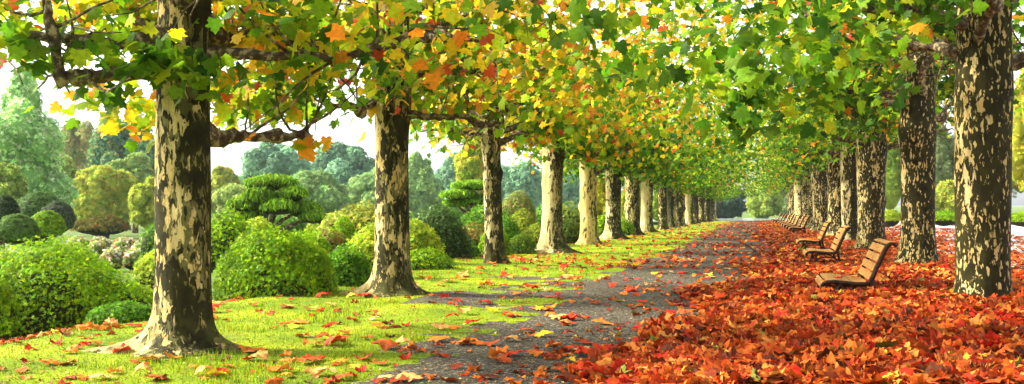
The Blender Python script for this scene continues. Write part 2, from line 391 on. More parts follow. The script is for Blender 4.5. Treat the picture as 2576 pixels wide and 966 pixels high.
# ------------------------------------------------------------------ grass and leaf litter (nobody could count them)
rng = np.random.RandomState(11)
def zone(n, u0, u1, y0, y1, rng, pw=2.0):
    """n random ground points, denser towards the camera"""
    a = rng.rand(n); y = (y0 ** (1 - pw) + a * (y1 ** (1 - pw) - y0 ** (1 - pw))) ** (1 / (1 - pw)) if pw != 1 else y0 * (y1 / y0) ** a
    u = rng.uniform(u0, u1, n); return u + ROW * y, y, u
gx, gy, gu = zone(190000, -8.6, 4.6, 7.0, 42, rng, 1.9)
wb = .2 + (fbm(gx, gy, .9, 1) - .5) * 1.1 + (fbm(gx, gy, .25, 5) - .5) * 1.1 + rng.normal(0, .07, len(gx)); isl = fbm(gx * .55, gy, 1.0, 12) + (fbm(gx, gy, .2, 6) - .5) * .16
gp = (gu > path_left(gy) + wb) & (gu < 1.0 + .6 * wb); gp |= (gu > -5) & (gu < -2.5) & (isl > .62) & (gy < 19); gp &= ~((isl < .38) & (gu < -2.75))
kp = ~gp & (rng.rand(len(gx)) < .35 + .65 * fbm(gx, gy, .5, 3)); gx, gy, gu = gx[kp], gy[kp], gu[kp]
n = len(gx); hgt = rng.uniform(.012, .03, n) * (1 + 1.3 * (fbm(gx, gy, .6, 9) > .62)); wd = .0025 + gy * .00022; th = rng.rand(n) * 6.283
bz = gz(gx, gy); dx, dy = np.cos(th) * wd, np.sin(th) * wd; lx, ly = rng.normal(0, .012, n), rng.normal(0, .012, n)
gv = np.stack([np.stack([gx - dx, gy - dy, bz - .002], 1), np.stack([gx + dx, gy + dy, bz - .002], 1), np.stack([gx + lx, gy + ly, bz + hgt], 1)], 1).reshape(-1, 3)
gc = pick(rng, n, {(.10, .19, .003): 3.4, (.20, .29, .004): 4, (.33, .38, .005): 2.2, (.24, .21, .04): .5}, .2)
o = mesh_obj('grass', gv, np.arange(3 * n).reshape(-1, 3), M['foliage'], col=np.repeat(gc, 3, 0))
tag(o, 'short bright green grass blades growing all over the lawn beside the path', 'grass', kind='stuff')

DRY = {(.50, .10, .010): 4.2, (.40, .042, .006): 3.6, (.42, .018, .005): 1.5, (.62, .21, .035): 2.4, (.24, .035, .008): 2.4, (.66, .38, .03): .25, (.11, .025, .008): 2.0, (.16, .17, .02): .2}
def dryleaves(n, x, y, rng, T, smin, smax, tilt, lift):
    nr = unit(np.c_[rng.normal(0, tilt, n), rng.normal(0, tilt, n), np.ones(n)]); flip = rng.rand(n) < .5
    tip = unit(rng.normal(0, 1, (n, 3)) * [1, 1, .2]); nr = np.where(flip[:, None], -nr, nr)
    S = rng.uniform(smin, smax, n); z = gz(x, y) + heap(x, y) + lift
    return batch(T, np.c_[x, y, z], frames(nr, tip), S, pick(rng, n, DRY, .22), rng)
# bed of litter under the heap of leaves
fu = axis(-2.6, 5.6, lambda u: .09); fy = axis(6.0, 60, lambda y: max(.09, y * .007))
A, B = np.meshgrid(fu, fy); LX = A + ROW * B; hp = heap(LX, B); LZ = gz(LX, B) + hp * .9 + (vnoise(LX, B, .13, 3) - .5) * .05 * (hp > .02) + .004
lv = np.stack([LX, B, LZ], -1).reshape(-1, 3); k = len(fu); I3 = (np.arange(len(fy) - 1)[:, None] * k + np.arange(k - 1)[None]).ravel(); q = np.stack([I3, I3 + 1, I3 + k + 1, I3 + k], 1)
hq = hp.ravel()[q].min(1) > .02
o = mesh_obj('leaf_mould', lv, q[hq], M['litter'], smooth=True); tag(o, 'dark red brown mat of rotting leaves under the heap at the right', 'leaf litter', kind='stuff')
x, y, u = zone(44000, -2.8, 5.6, 6.6, 30, rng, 1.7)
hh = heap(x, y); kp = (hh > .012) & (rng.rand(len(x)) < np.clip(hh / .07 + .15, 0, 1)) & (rng.rand(len(x)) < 1 - .45 * (fbm(x, y, 1.4, 7) > .60) * (y > 17))
x, y = x[kp], y[kp]; near = y < 15.5
v1 = dryleaves(near.sum(), x[near], y[near], rng, T_DRY, .13, .27, .36, rng.uniform(0, .07, near.sum()))
o = mesh_obj('leaf_heap', v1[0], v1[1], M['fallen'], col=v1[2]); tag(o, 'thick heap of curled red and orange leaves covering the ground at right', 'fallen leaves', kind='stuff')
v1 = dryleaves((~near).sum(), x[~near], y[~near], rng, T_DRYL, .13, .23, .32, rng.uniform(0, .06, (~near).sum()))
o = mesh_obj('leaf_carpet', v1[0], v1[1], M['fallen'], col=v1[2]); tag(o, 'carpet of red and orange leaves running back beneath the benches and trees', 'fallen leaves', kind='stuff')
x, y, u = zone(34000, -7.4, 12, 21, 118, rng, 1.3)
hz_ = heap(x, y)
den = np.where(u > heap_left(y) - .1 + .5 * (fbm(x, y, 1.5, 2) - .5), np.where((hz_ < .006) & (u < 3) & (y < 40), .22, 1.0), .11 + .28 * (fbm(x, y, 1.2, 3) > .57)) * np.where(u > 5.2, np.where(u < 7.5, .8, .35), 1) * np.where(u < -5.5, .35, 1) * np.where(u < -3, .6, 1)
den = np.clip(den * (1 + .3 * sst(30, 60, y) * (u > -3)), 0, 1)
kp = rng.rand(len(x)) < den; x, y = x[kp], y[kp]
v1 = dryleaves(len(x), x, y, rng, T_DRYL, .13, .21, .22, rng.uniform(.02, .05, len(x)))
o = mesh_obj('scattered_leaves', v1[0], v1[1], M['fallen'], col=v1[2]); tag(o, 'small orange leaves sprinkled over the far part of path, lawn and clearing', 'fallen leaves', kind='stuff')
# leaves along the foot of the shrubs
x, y, u = zone(900, -8.5, -7.6, 9, 15, rng, 1.5); kp = vnoise(x, y, .7, 3) > .5; x, y = x[kp], y[kp]
v1 = dryleaves(len(x), x, y, rng, T_DRYL, .08, .13, .3, rng.uniform(.0, .03, len(x)))
o = mesh_obj('leaf_drift', v1[0], v1[1], M['fallen'], col=v1[2]); tag(o, 'drift of rusty leaves gathered along the foot of the left shrubs', 'fallen leaves', kind='stuff')

x, y, u = zone(5200, -8.0, .2, 7.4, 26, rng, 1.6); e_ = u - heap_left(y)
kp = (heap(x, y) < .02) & (rng.rand(len(x)) < .03 + .34 * sst(-1.2, .1, e_) ** 1.5 + .16 * (fbm(x, y, .8, 13) > .62)); x, y = x[kp], y[kp]
v1 = dryleaves(len(x), x, y, rng, T_DRY, .07, .17, .16, rng.uniform(.012, .03, len(x)))
x, y, u = zone(5000, -8.2, 0, 7.4, 20, rng, 1.8); S_ = rng.uniform(.015, .05, len(x)); nn = len(x)
v2 = batch(T_QUAD, np.c_[x, y, gz(x, y) + .012], frames(unit(rng.normal(0, .3, (nn, 3)) + [0, 0, 1]), rng.normal(0, 1, (nn, 3))), S_, pick(rng, nn, {(.30, .10, .03): 3, (.16, .10, .03): 3, (.5, .33, .12): 2}), rng)
o = mesh_obj('leaf_scraps', np.concatenate([v1[0], v2[0]]), np.concatenate([v1[1], v2[1] + len(v1[0])]), M['fallen'], col=np.concatenate([v1[2], v2[2]])); tag(o, 'smaller leaves, torn scraps and twigs strewn along the edge of the heap and lawn', 'leaf litter', kind='stuff')

# ------------------------------------------------------------------ single fallen leaves on lawn and gravel: one object each
LC = {'orange': (.66, .18, .02), 'red': (.55, .04, .01), 'tan': (.70, .34, .10), 'rusty': (.40, .08, .018), 'yellow': (.78, .55, .03)}
protos = {}
for ci, (cn, cc) in enumerate(LC.items()):
    for v in range(5):
        V, Fa = star(1, 100 + 7 * ci + v, .25 + .22 * v, .035)
        r2 = np.random.RandomState(v + ci); colr = np.array(cc) * np.exp(r2.normal(0, .12, (len(V), 1)))
        st = [( -.01, -.30, -.01), (.01, -.30, -.01), (.03, -.62, .05), (.015, -.62, .05)]
        V = np.concatenate([V, st]); nn = len(V) - 4; Fa = np.concatenate([Fa, [(nn, nn + 1, nn + 2), (nn, nn + 2, nn + 3)]]); colr = np.concatenate([colr, np.repeat([np.array(cc) * .7], 4, 0)])
        V[:, 2] -= V[:, 2].min()
        protos[cn, v] = mesh_obj('fallen_leaf', V, Fa, M['fallen'], col=colr, link=False).data
rl = random.Random(5); cnt = 0; tries = 0
while cnt < 285 and tries < 20000:
    tries += 1
    y = 7.8 * (25 / 7.8) ** rl.random(); u = rl.uniform(-8.2, -.4); xx = u + ROW * y
    if abs(xx / y * F) > 1330 or float(heap(xx, y)) > .015: continue
    cl = float(fbm(xx, y, 1.0, 9))
    if rl.random() > (.25 + 2.2 * max(0, cl - .42)) * (.45 if u < -6.5 else 1): continue
    if math.hypot(xx + 3.16, y - 9.55) < .5: continue
    wb_ = float(.2 + (fbm(xx, y, .9, 1) - .5) * 1.1 + (fbm(xx, y, .25, 5) - .5) * 1.1); il = float(fbm(xx * .55, y, 1.0, 12))
    pth = u > float(path_left(y)) + wb_
    pth = pth or (-5 < u < -2.5 and il > .62 and y < 19)
    if il < .38 and u < -2.75: pth = False
    cn = rl.choices(list(LC), [5, 3, 3, 2.2, .7])[0]; k = rl.randrange(5)
    o = bpy.data.objects.new('fallen_leaf', protos[cn, k]); C.objects.link(o)
    o.location = (xx, y, float(gz(xx, y)) + .012); o.rotation_euler = (rl.gauss(0, .12), rl.gauss(0, .12), rl.random() * 6.28)
    s = rl.uniform(.15, .27); o.scale = (s, s, s * rl.uniform(.5, .9))
    sfc = 'gravel path' if pth else 'green lawn'
    tag(o, '%s plane leaf lying curled on the %s' % (cn, sfc), 'fallen leaf', '%s leaves fallen on the %s' % (cn, sfc)); cnt += 1

# ------------------------------------------------------------------ plane trees
def trunk_mesh(r, Ht, seed, roots, flare=.30, fh=.17, lean=(0, 0), swell=.25, swz=3.0, nt_=72):
    rr = random.Random(seed)
    zs = np.concatenate([[-.12, -.04], np.geomspace(.01, .8, 16), np.linspace(.9, Ht, 34)]); th = np.arange(nt_) * 2 * PI / nt_; V = []
    ph = [rr.random() * 6.28 for _ in range(6)]
    kn = [(rr.uniform(1.2, Ht), rr.random() * 6.28, rr.uniform(.03, .08)) for _ in range(5)]
    for z in zs:
        zz = max(z, 0)
        rad = r * (1 - .05 * zz / Ht) * (1 + .05 * np.sin(2 * th + ph[0] + zz * .5) + .025 * np.sin(3 * th + ph[1] - zz * .8) + .03 * math.sin(zz * 1.9 + ph[2]))
        rad = rad * (1 + swell * math.exp(-((zz - swz) / .45) ** 2) * (.6 + .4 * np.sin(th + ph[3])))
        rad = rad + flare * .42 * math.exp(-zz / (fh * 1.5)) * (1 + .42 * np.sin(5 * th + ph[4] + .5 * np.sin(2 * th)) * math.exp(-zz / .3) + .30 * np.sin(9 * th + ph[5] + .6 * np.sin(3 * th)) * math.exp(-zz / .16) + .12 * np.sin(17 * th + ph[1]) * math.exp(-zz / .08))
        for (ta, reach, p) in roots:
            rad = rad + reach * math.exp(-zz / (fh * .55)) * np.maximum(0, np.cos(th - ta)) ** p + .22 * reach * math.exp(-zz / (fh * 1.7)) * np.maximum(0, np.cos(th - ta)) ** (p * .5)
        for (kz, kt, ka) in kn:
            rad = rad + ka * math.exp(-((zz - kz) / .12) ** 2) * np.exp(-((np.angle(np.exp(1j * (th - kt)))) / .35) ** 2)
        cx_, cy_ = lean[0] * zz, lean[1] * zz
        V.append(np.c_[cx_ + rad * np.cos(th), cy_ + rad * np.sin(th), np.full(nt_, z)])
    V = np.concatenate(V); m = len(zs)
    Q_ = [(i * nt_ + j, i * nt_ + (j + 1) % nt_, (i + 1) * nt_ + (j + 1) % nt_, (i + 1) * nt_ + j) for i in range(m - 1) for j in range(nt_)]
    top = len(V); V = np.concatenate([V, [[lean[0] * Ht, lean[1] * Ht, Ht + r * .4]]])
    Q_ += [((m - 1) * nt_ + j, (m - 1) * nt_ + (j + 1) % nt_, top, top) for j in range(nt_)]
    mb = MB(); mb.add(V, Q_); return mb
def limb_pts(rr, start, az, length, rise, n=8):
    P = [np.array(start, float)]; a = az; e = rise
    for i in range(n):
        a2 = a + rr.gauss(0, .35); s = length / n; P.append(P[-1] + np.array([math.cos(a2), math.sin(a2), e + rr.gauss(0, .22)]) * s)
    return np.array(P)
def add_limb(mb, P, r0, rr, tw):
    """knobbly pollarded limb with twigs; returns points where leaves grow"""
    P = np.asarray(P, float); n0 = len(P); t = np.linspace(0, n0 - 1, (n0 - 1) * 3 + 1)
    PP = np.array([P[int(min(k, n0 - 2))] * (1 - (k - min(int(k), n0 - 2))) + P[min(int(k), n0 - 2) + 1] * (k - min(int(k), n0 - 2)) for k in t])
    PP[1:-1] = (PP[:-2] + PP[1:-1] * 2 + PP[2:]) / 4; PP[1:] += np.array([[rr.gauss(0, .012) for _ in range(3)] for _ in PP[1:]])
    f = np.linspace(0, 1, len(PP)); R = r0 * (1.5 * np.exp(-f * 9) + 1 - .5 * f)
    for _ in range(3): kk = rr.uniform(.3, 1.0); R *= 1 + .6 * np.exp(-((f - kk) / .04) ** 2)
    R[-1] *= .6; mb.tube(PP, R, 9); pts = []
    for i in range(tw):
        k = int(len(PP) * rr.uniform(.25, 1.0)); k = min(k, len(PP) - 1); az = rr.random() * 6.28; L = rr.uniform(.5, 1.3); el = rr.gauss(.25, .5)
        Q_ = [PP[k]]
        for s in range(5):
            az += rr.gauss(0, .3); el += rr.gauss(0, .25); Q_.append(Q_[-1] + np.array([math.cos(az) * math.cos(el), math.sin(az) * math.cos(el), math.sin(el)]) * L / 5)
        mb.tube(Q_, np.linspace(.018, .005, 6), 5); pts += Q_[1:]
    return pts + list(PP[len(PP) // 3:])
def leaf_cloud(P, rng, mixf, T, size=(.11, .19), droop=.6):
    n = len(P); nr = unit(rng.normal(0, 1, (n, 3)) * .8 + [-.2, -.3, .55]); tip = unit(rng.normal(0, .7, (n, 3)) + [0, 0, -droop * 1.6])
    return batch(T, P, frames(nr, tip), rng.uniform(size[0], size[1], n), mixf(P, rng), rng)
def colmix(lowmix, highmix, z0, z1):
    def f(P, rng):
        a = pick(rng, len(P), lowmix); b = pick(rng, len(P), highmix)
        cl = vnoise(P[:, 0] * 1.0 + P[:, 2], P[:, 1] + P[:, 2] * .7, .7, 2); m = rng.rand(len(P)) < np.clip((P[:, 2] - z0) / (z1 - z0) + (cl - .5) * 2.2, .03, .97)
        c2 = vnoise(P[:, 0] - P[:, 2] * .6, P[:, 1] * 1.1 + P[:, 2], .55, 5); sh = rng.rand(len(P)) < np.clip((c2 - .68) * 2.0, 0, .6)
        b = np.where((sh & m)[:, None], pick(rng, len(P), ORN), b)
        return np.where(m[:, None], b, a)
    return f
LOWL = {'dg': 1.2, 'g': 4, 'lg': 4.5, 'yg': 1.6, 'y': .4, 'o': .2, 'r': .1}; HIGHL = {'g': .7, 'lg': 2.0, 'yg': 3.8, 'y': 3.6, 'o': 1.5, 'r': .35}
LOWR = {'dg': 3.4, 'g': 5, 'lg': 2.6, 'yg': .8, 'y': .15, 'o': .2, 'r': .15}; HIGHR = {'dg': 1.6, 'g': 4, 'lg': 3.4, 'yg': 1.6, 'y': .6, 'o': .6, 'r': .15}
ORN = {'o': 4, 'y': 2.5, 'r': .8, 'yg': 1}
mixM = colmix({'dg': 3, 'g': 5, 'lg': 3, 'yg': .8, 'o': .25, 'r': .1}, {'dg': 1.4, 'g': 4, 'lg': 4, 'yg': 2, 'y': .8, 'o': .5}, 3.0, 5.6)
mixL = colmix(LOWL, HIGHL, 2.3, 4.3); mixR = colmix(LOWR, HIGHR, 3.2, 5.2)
def make_plane(name_loc, r, seed, bark_m, side, roots, nleaf, rich, fh=.17, limbs=None, extra=None, lean=(0, 0), flare=.30, ext=(3.6, 3.0), zmin=2.5, Ht=4.6, nl=9, swz=3.0, swell=.2, shift=1.0, cm=None):
    """side -1: left row, +1 right row"""
    rr = random.Random(seed); rg = np.random.RandomState(seed)
    root = empty('plane_tree', name_loc)
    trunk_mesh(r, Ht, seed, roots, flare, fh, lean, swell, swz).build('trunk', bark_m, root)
    pts = []; lst = list(limbs or [])
    for i in range(nl):
        z = zmin + .25 + (Ht - zmin - .2) * (i / nl) + rr.uniform(-.1, .1); az = i * 2.4 + rr.uniform(-.5, .5)
        L = rr.uniform(1.8, 3.0); lst.append(limb_pts(rr, (lean[0] * z, lean[1] * z, z), az, L, rr.uniform(.05, .45)))
    for P in lst:
        mb = MB(); pts += add_limb(mb, P, rr.uniform(.045, .075), rr, 7); mb.build('branch', M['limb'], root)
    pts = np.array(pts)
    k = int(nleaf * .62); A_ = pts[rg.randint(0, len(pts), k)] + rg.normal(0, 1, (k, 3)) * [.30, .30, .24] + [0, 0, .02]
    k2 = nleaf - k; cc = rg.uniform(-1, 1, (140, 3)) * [ext[0], ext[1], 1]; cc[:, 0] -= side * shift; top = Ht + (3.0 if not rich or seed in (3, 53) else 1.9 if seed in (2, 52) else 1.1)
    cc[:, 2] = zmin + .5 + (top - zmin - .5) * rg.rand(140) ** 1.1
    dd = np.hypot((cc[:, 0] + side * shift) / ext[0], cc[:, 1] / ext[1]); cc[:, 2] = np.minimum(cc[:, 2], top - 1.3 * dd ** 2)
    B_ = cc[rg.randint(0, 140, k2)] + rg.normal(0, 1, (k2, 3)) * [.42, .42, .30]
    P = np.concatenate([A_, B_]); P = P[vnoise(P[:, 0] + P[:, 2] * .8, P[:, 1] - P[:, 2] * .5, .6, 4) > (.34 if side < 0 and rich else .2)]; zlo = zmin + .9 * (vnoise(P[:, 0], P[:, 1], .8, seed % 9) - .35)
    if side > 0: zlo = zlo + np.where(P[:, 0] > -1.2, .75, 0) * (1 - .0)
    P = P[(P[:, 2] > zlo) & (np.hypot(P[:, 0] - lean[0] * P[:, 2], P[:, 1] - lean[1] * P[:, 2]) > r + .04)]
    if rich:                                   # the trunks stay open towards the path side
        P = P[~((np.abs(P[:, 0]) < .75) & (P[:, 1] < .2) & (rg.rand(len(P)) < .93))]
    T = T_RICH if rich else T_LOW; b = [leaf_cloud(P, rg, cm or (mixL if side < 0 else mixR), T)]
    for (c, s, n, mx) in (extra or []):
        E = np.array(c) - np.array(name_loc) + rg.normal(0, 1, (n, 3)) * np.array(s); b.append(leaf_cloud(E, rg, lambda p, q, mx=mx: pick(q, len(p), mx), T))
    off = 0; Fs = []
    for v in b: Fs.append(v[1] + off); off += len(v[0])
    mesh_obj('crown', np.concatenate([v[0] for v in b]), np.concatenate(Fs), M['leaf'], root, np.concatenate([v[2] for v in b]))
    return root
def base(px, py_or_none, d):
    x = (px - 1288) / F * d; return (x, d, float(gz(x, d)))
def rel(pts, b): return np.array([wpt(*p) for p in pts]) - np.array(b)
GR = {'dg': 3, 'g': 5, 'lg': 2}; GRL = {'g': 3, 'lg': 5, 'yg': 1, 'dg': 1}; YL = {'yg': 4, 'y': 3, 'o': 2, 'lg': 3, 'r': .2}; MX = {'lg': 4, 'yg': 3, 'g': 2, 'y': 1, 'o': 1, 'r': .4}
EMPTY = []
b0 = base(-1500, 0, 4.6)
t0 = make_plane((-5.9, 4.2, 0), .25, 101, M['bark_a'], -1, [(0, .2, 6)], 2600, True, ext=(3.0, 2.3), zmin=3.0, shift=.3)
tag(t0, 'plane tree left of the picture whose boughs reach into the upper left corner', 'tree', 'plane trees of the left row')
b1 = base(462, 0, 9.55)
t1 = make_plane(b1, .245, 1, M['bark_a'], -1, [(PI * 1.03, .52, 16), (PI * 1.2, .16, 16), (-.12, .34, 14), (-PI * .5, .20, 22), (-PI * .36, .18, 26), (-PI * .65, .20, 26), (-PI * .22, .16, 26), (PI * .3, .2, 8)], 3900, True,
    limbs=[rel([(440, 180, 9.5), (380, 175, 9.3), (310, 185, 9.1), (240, 195, 9.0), (190, 190, 8.9), (152, 205, 8.85), (148, 150, 8.8), (130, 70, 8.7), (118, 0, 8.7)], b1),
           rel([(440, 90, 9.5), (330, 100, 9.3), (250, 110, 9.2), (150, 95, 9.1), (60, 85, 9.1), (-40, 90, 9.2)], b1),
           rel([(500, 330, 9.6), (560, 350, 9.9), (600, 335, 10.1), (640, 352, 10.2), (700, 340, 10.4), (745, 345, 10.5), (772, 330, 10.5), (765, 350, 10.5)], b1),
           rel([(500, 60, 9.6), (570, 110, 9.9), (620, 75, 10.2), (700, 90, 10.5), (790, 120, 10.8), (850, 100, 11)], b1)],
    extra=[(wpt(470, 185, 8.95), (.28, .12, .12), 50, GRL), (wpt(430, 150, 9.0), (.2, .15, .12), 20, GRL), (wpt(310, 150, 8.9), (.28, .2, .13), 45, GRL), (wpt(60, 110, 8.7), (.14, .15, .16), 30, GRL),
           (wpt(205, 215, 9.2), (.12, .15, .07), 14, MX), (wpt(335, 300, 11.2), (.22, .3, .16), 70, YL), (wpt(300, 245, 10.5), (.3, .3, .1), 45, MX), (wpt(770, 365, 10.5), (.10, .1, .06), 13, YL),
           (wpt(600, 290, 10.6), (.25, .3, .14), 40, MX), (wpt(700, 235, 10.8), (.35, .3, .14), 60, GRL), (wpt(640, 150, 10.8), (.5, .4, .25), 120, YL), (wpt(250, 40, 9.6), (.7, .4, .25), 220, MX)],
    flare=.17, fh=.125, ext=(2.9, 2.6), zmin=2.62, shift=.5, swell=.12, swz=3.2)
tag(t1, 'thick nearest plane tree with flaking cream and olive bark and roots spreading on lawn', 'tree', 'plane trees of the left row')
b2 = base(987, 0, 15.4)
t2 = make_plane(b2, .255, 2, M['bark_a'], -1, [(PI, .40, 12), (-.1, .30, 12), (-PI * .5, .18, 20), (-PI * .3, .2, 22), (-PI * .7, .2, 20), (PI * .5, .2, 6)], 5400, True,
    limbs=[rel([(960, 250, 15.4), (920, 262, 15.2), (905, 285, 15.0), (880, 262, 14.9), (840, 268, 14.8), (800, 250, 14.7)], b2),
           rel([(1000, 95, 15.4), (1060, 100, 15.2), (1130, 90, 15), (1200, 100, 15), (1280, 105, 15)], b2),
           rel([(960, 110, 15.4), (900, 130, 15.2), (860, 100, 15), (800, 110, 15), (700, 90, 15), (620, 85, 15)], b2)],
    extra=[(wpt(740, 250, 14.6), (.45, .3, .2), 90, GRL), (wpt(640, 250, 14.8), (.4, .3, .25), 120, YL), (wpt(1010, 190, 14.7), (.4, .2, .25), 120, MX), (wpt(820, 40, 15), (.8, .5, .3), 120, YL)],
    flare=.18, fh=.15, ext=(3.4, 2.9), zmin=2.5)
tag(t2, 'second plane tree on the left with long vertical cream streaks and flared foot', 'tree', 'plane trees of the left row')
b3 = (0, 22.2, 0); b3 = base(1245, 0, 22.2)
t3 = make_plane(b3, .20, 3, M['bark_dark'], -1, [(0, .12, 6)], 6000, True,
    limbs=[rel([(1230, 285, 22.2), (1180, 270, 22), (1130, 290, 21.8), (1110, 275, 21.6)], b3), rel([(1240, 330, 22.2), (1180, 335, 22), (1120, 325, 21.8), (1060, 330, 21.6)], b3),
           rel([(1240, 330, 22.2), (1300, 320, 22), (1345, 290, 21.8), (1380, 250, 21.6)], b3)],
    lean=(-.035, 0), flare=.10, ext=(3.6, 3.0), zmin=2.45)
tag(t3, 'slender third plane tree on the left, dark olive bark with small pale flecks', 'tree', 'plane trees of the left row')
b4 = base(1388, 0, 28.2)
t4 = make_plane(b4, .285, 4, M['bark_pale'], -1, [(PI, .3, 5), (-.2, .34, 6), (-PI * .4, .2, 8), (-PI * .7, .2, 8)], 7200, False, lean=(.012, 0), flare=.4, ext=(3.8, 3.0), zmin=2.5)
tag(t4, 'fourth plane tree on the left, left half almost white and widely flared foot', 'tree', 'plane trees of the left row')
b5 = base(1482, 0, 34.5)
t5 = make_plane(b5, .30, 5, M['bark_pink'], -1, [(-.1, .2, 5), (PI, .1, 5)], 7200, False, lean=(-.018, .01), flare=.2, ext=(3.9, 3.0), zmin=2.2, cm=mixM)
tag(t5, 'fifth plane tree on the left with smooth pinkish cream bark', 'tree', 'plane trees of the left row')
b6 = base(1543, 0, 40)
t6 = make_plane(b6, .32, 6, M['bark_dark'], -1, [(-.1, .3, 5), (PI, .25, 5)], 7200, False, flare=.35, ext=(3.9, 3.0), zmin=2.2, cm=mixM)
tag(t6, 'sixth plane tree on the left, dark right side above a wide foot', 'tree', 'plane trees of the left row')
lefts = [(1592, 46.5, .34, 'bark_a', 'seventh plane tree of the left row, mottled brown between dark and pale trunks'), (1627, 52.5, .33, 'bark_pale', 'eighth plane tree of the left row, conspicuously pale cream trunk'), (1668, 61, .28, 'bark_far', 'ninth plane tree of the left row, narrow grey brown trunk just past the pale one'),
         (1690, 67.5, .30, 'bark_dark', 'tenth plane tree of the left row, dark with tiny pale flecks'), (1708, 74, .42, 'bark_far', 'eleventh plane tree of the left row, a broad dark trunk'), (1733, 85, .38, 'bark_pale', 'twelfth plane tree of the left row, grey with a lit left edge'),
         (1748, 93, .36, 'bark_far', 'thirteenth plane tree of the left row in the dim distance'), (1763, 103, .42, 'bark_far', 'fourteenth plane tree of the left row, thick and grey'), (1778, 110, .45, 'bark_dark', 'last plane tree but one at the far end of the left row'), (1791, 116, .5, 'bark_dark', 'farthest plane tree of the left row beside the pale strip of water')]
def set_trunk(root, mat, s):
    for ch in [q for q in C.objects if q.parent == root]:
        if ch.name.startswith('trunk'):
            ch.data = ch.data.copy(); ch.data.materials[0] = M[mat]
            n = len(ch.data.vertices); co = np.zeros(n * 3, np.float32); ch.data.vertices.foreach_get('co', co); co = co.reshape(-1, 3); co[:, :2] *= s; ch.data.vertices.foreach_set('co', co.ravel())
for i, (px, d, r, bm_, lab) in enumerate(lefts):
    src, sr = ((t5, .30), (t6, .32))[i % 2]
    o = copy_tree(src); o.location = base(px, 0, d); o.rotation_euler = (0, 0, [0, .25, -.3, PI, 2.9, .1][i % 6]); set_trunk(o, bm_, r / sr)
    tag(o, lab, 'tree', 'plane trees of the left row')
# right row
c0 = base(2900, 0, 6.4)
r0 = make_plane(c0, .33, 51, M['bark_right'], 1, [], 1500, True, ext=(3.6, 2.2), zmin=2.95,
    extra=[(wpt(1495, 45, 7.8), (.10, .15, .08), 12, GR), (wpt(1860, 110, 7.6), (.16, .2, .16), 26, GR), (wpt(1640, 175, 9.0), (.16, .2, .10), 22, GR)])
tag(r0, 'plane tree right of the picture whose dark leaves hang over the path', 'tree', 'plane trees of the right row')
c1 = base(2474, 0, 12.9)
r1 = make_plane(c1, .335, 52, M['bark_right'], 1, [(PI, .12, 6), (-.2, .2, 6), (-PI * .5, .1, 8)], 6000, True,
    limbs=[rel([(2490, 160, 12.9), (2560, 170, 12.9), (2600, 130, 12.9), (2680, 90, 12.9)], c1), rel([(2440, 70, 12.9), (2395, 50, 12.7), (2330, 20, 12.5), (2250, 30, 12.3), (2150, 20, 12)], c1)],
    extra=[(wpt(1870, 300, 11.8), (.15, .3, .22), 50, GR), (wpt(1830, 200, 12), (.4, .3, .2), 60, GRL), (wpt(1600, 160, 12), (.35, .3, .12), 36, GR), (wpt(1980, 230, 12), (.4, .3, .22), 80, GRL), (wpt(2120, 120, 11.5), (.4, .3, .3), 140, GRL)],
    flare=.14, ext=(3.7, 2.9), zmin=2.85, swell=.10, swz=2.9, Ht=5.0)
tag(r1, 'massive nearest right hand plane tree, dark bark with round buff blotches', 'tree', 'plane trees of the right row')
c2 = base(2309, 0, 21.6)
r2 = make_plane(c2, .365, 53, M['bark_right'], 1, [(PI, .25, 6), (-.2, .25, 6), (-PI * .5, .15, 8)], 6000, True,
    limbs=[rel([(2290, 225, 21.6), (2230, 240, 21.4), (2180, 225, 21.2), (2130, 235, 21), (2080, 215, 21), (2040, 220, 21)], c2), rel([(2180, 230, 21.2), (2165, 270, 21.1), (2150, 300, 21.0)], c2)],
    flare=.2, ext=(3.8, 3.0), zmin=2.9, Ht=5.6)
tag(r2, 'second plane tree on the right, blotchy bark, standing behind the nearest bench', 'tree', 'plane trees of the right row')
c3 = base(2192, 0, 29.6)
r3 = make_plane(c3, .40, 54, M['bark_right'], 1, [(PI, .25, 6), (-.2, .28, 6), (-PI * .5, .15, 8)], 7200, False, flare=.25, ext=(3.9, 3.0), zmin=2.6, Ht=5.6)
tag(r3, 'third plane tree on the right, pale lit left edge, above the second bench', 'tree', 'plane trees of the right row')
rights = [(2140, 36.8, .34, 'bark_dark', 'fourth plane tree on the right, darker trunk half hidden by its neighbour'), (2107, 43, .42, 'bark_right', 'fifth plane tree on the right, buff mottled trunk behind the third bench'), (2069, 53, .50, 'bark_right', 'sixth plane tree on the right, wide camouflage patterned trunk'),
          (2046, 60, .30, 'bark_far', 'seventh plane tree on the right, a slim pale trunk'), (2033, 67, .42, 'bark_right', 'eighth plane tree on the right, grey flecked trunk'), (2015, 77, .48, 'bark_dark', 'ninth plane tree on the right, dark trunk over the cluster of benches'),
          (2003, 86, .45, 'bark_far', 'tenth plane tree on the right behind the far benches'), (1996, 95, .42, 'bark_far', 'eleventh plane tree on the right, near the end of the row'), (1990, 106, .40, 'bark_far', 'farthest plane tree of the right row')]
for i, (px, d, r, bm_, lab) in enumerate(rights):
    src, sr = ((r3, .40), (r2, .365))[0 if i != 1 else 1]
    o = copy_tree(src); o.location = base(px, 0, d); o.rotation_euler = (0, 0, [0, .2, -.25, .12, .3, -.1][i % 6]); set_trunk(o, bm_, r / sr)
    tag(o, lab, 'tree', 'plane trees of the right row')

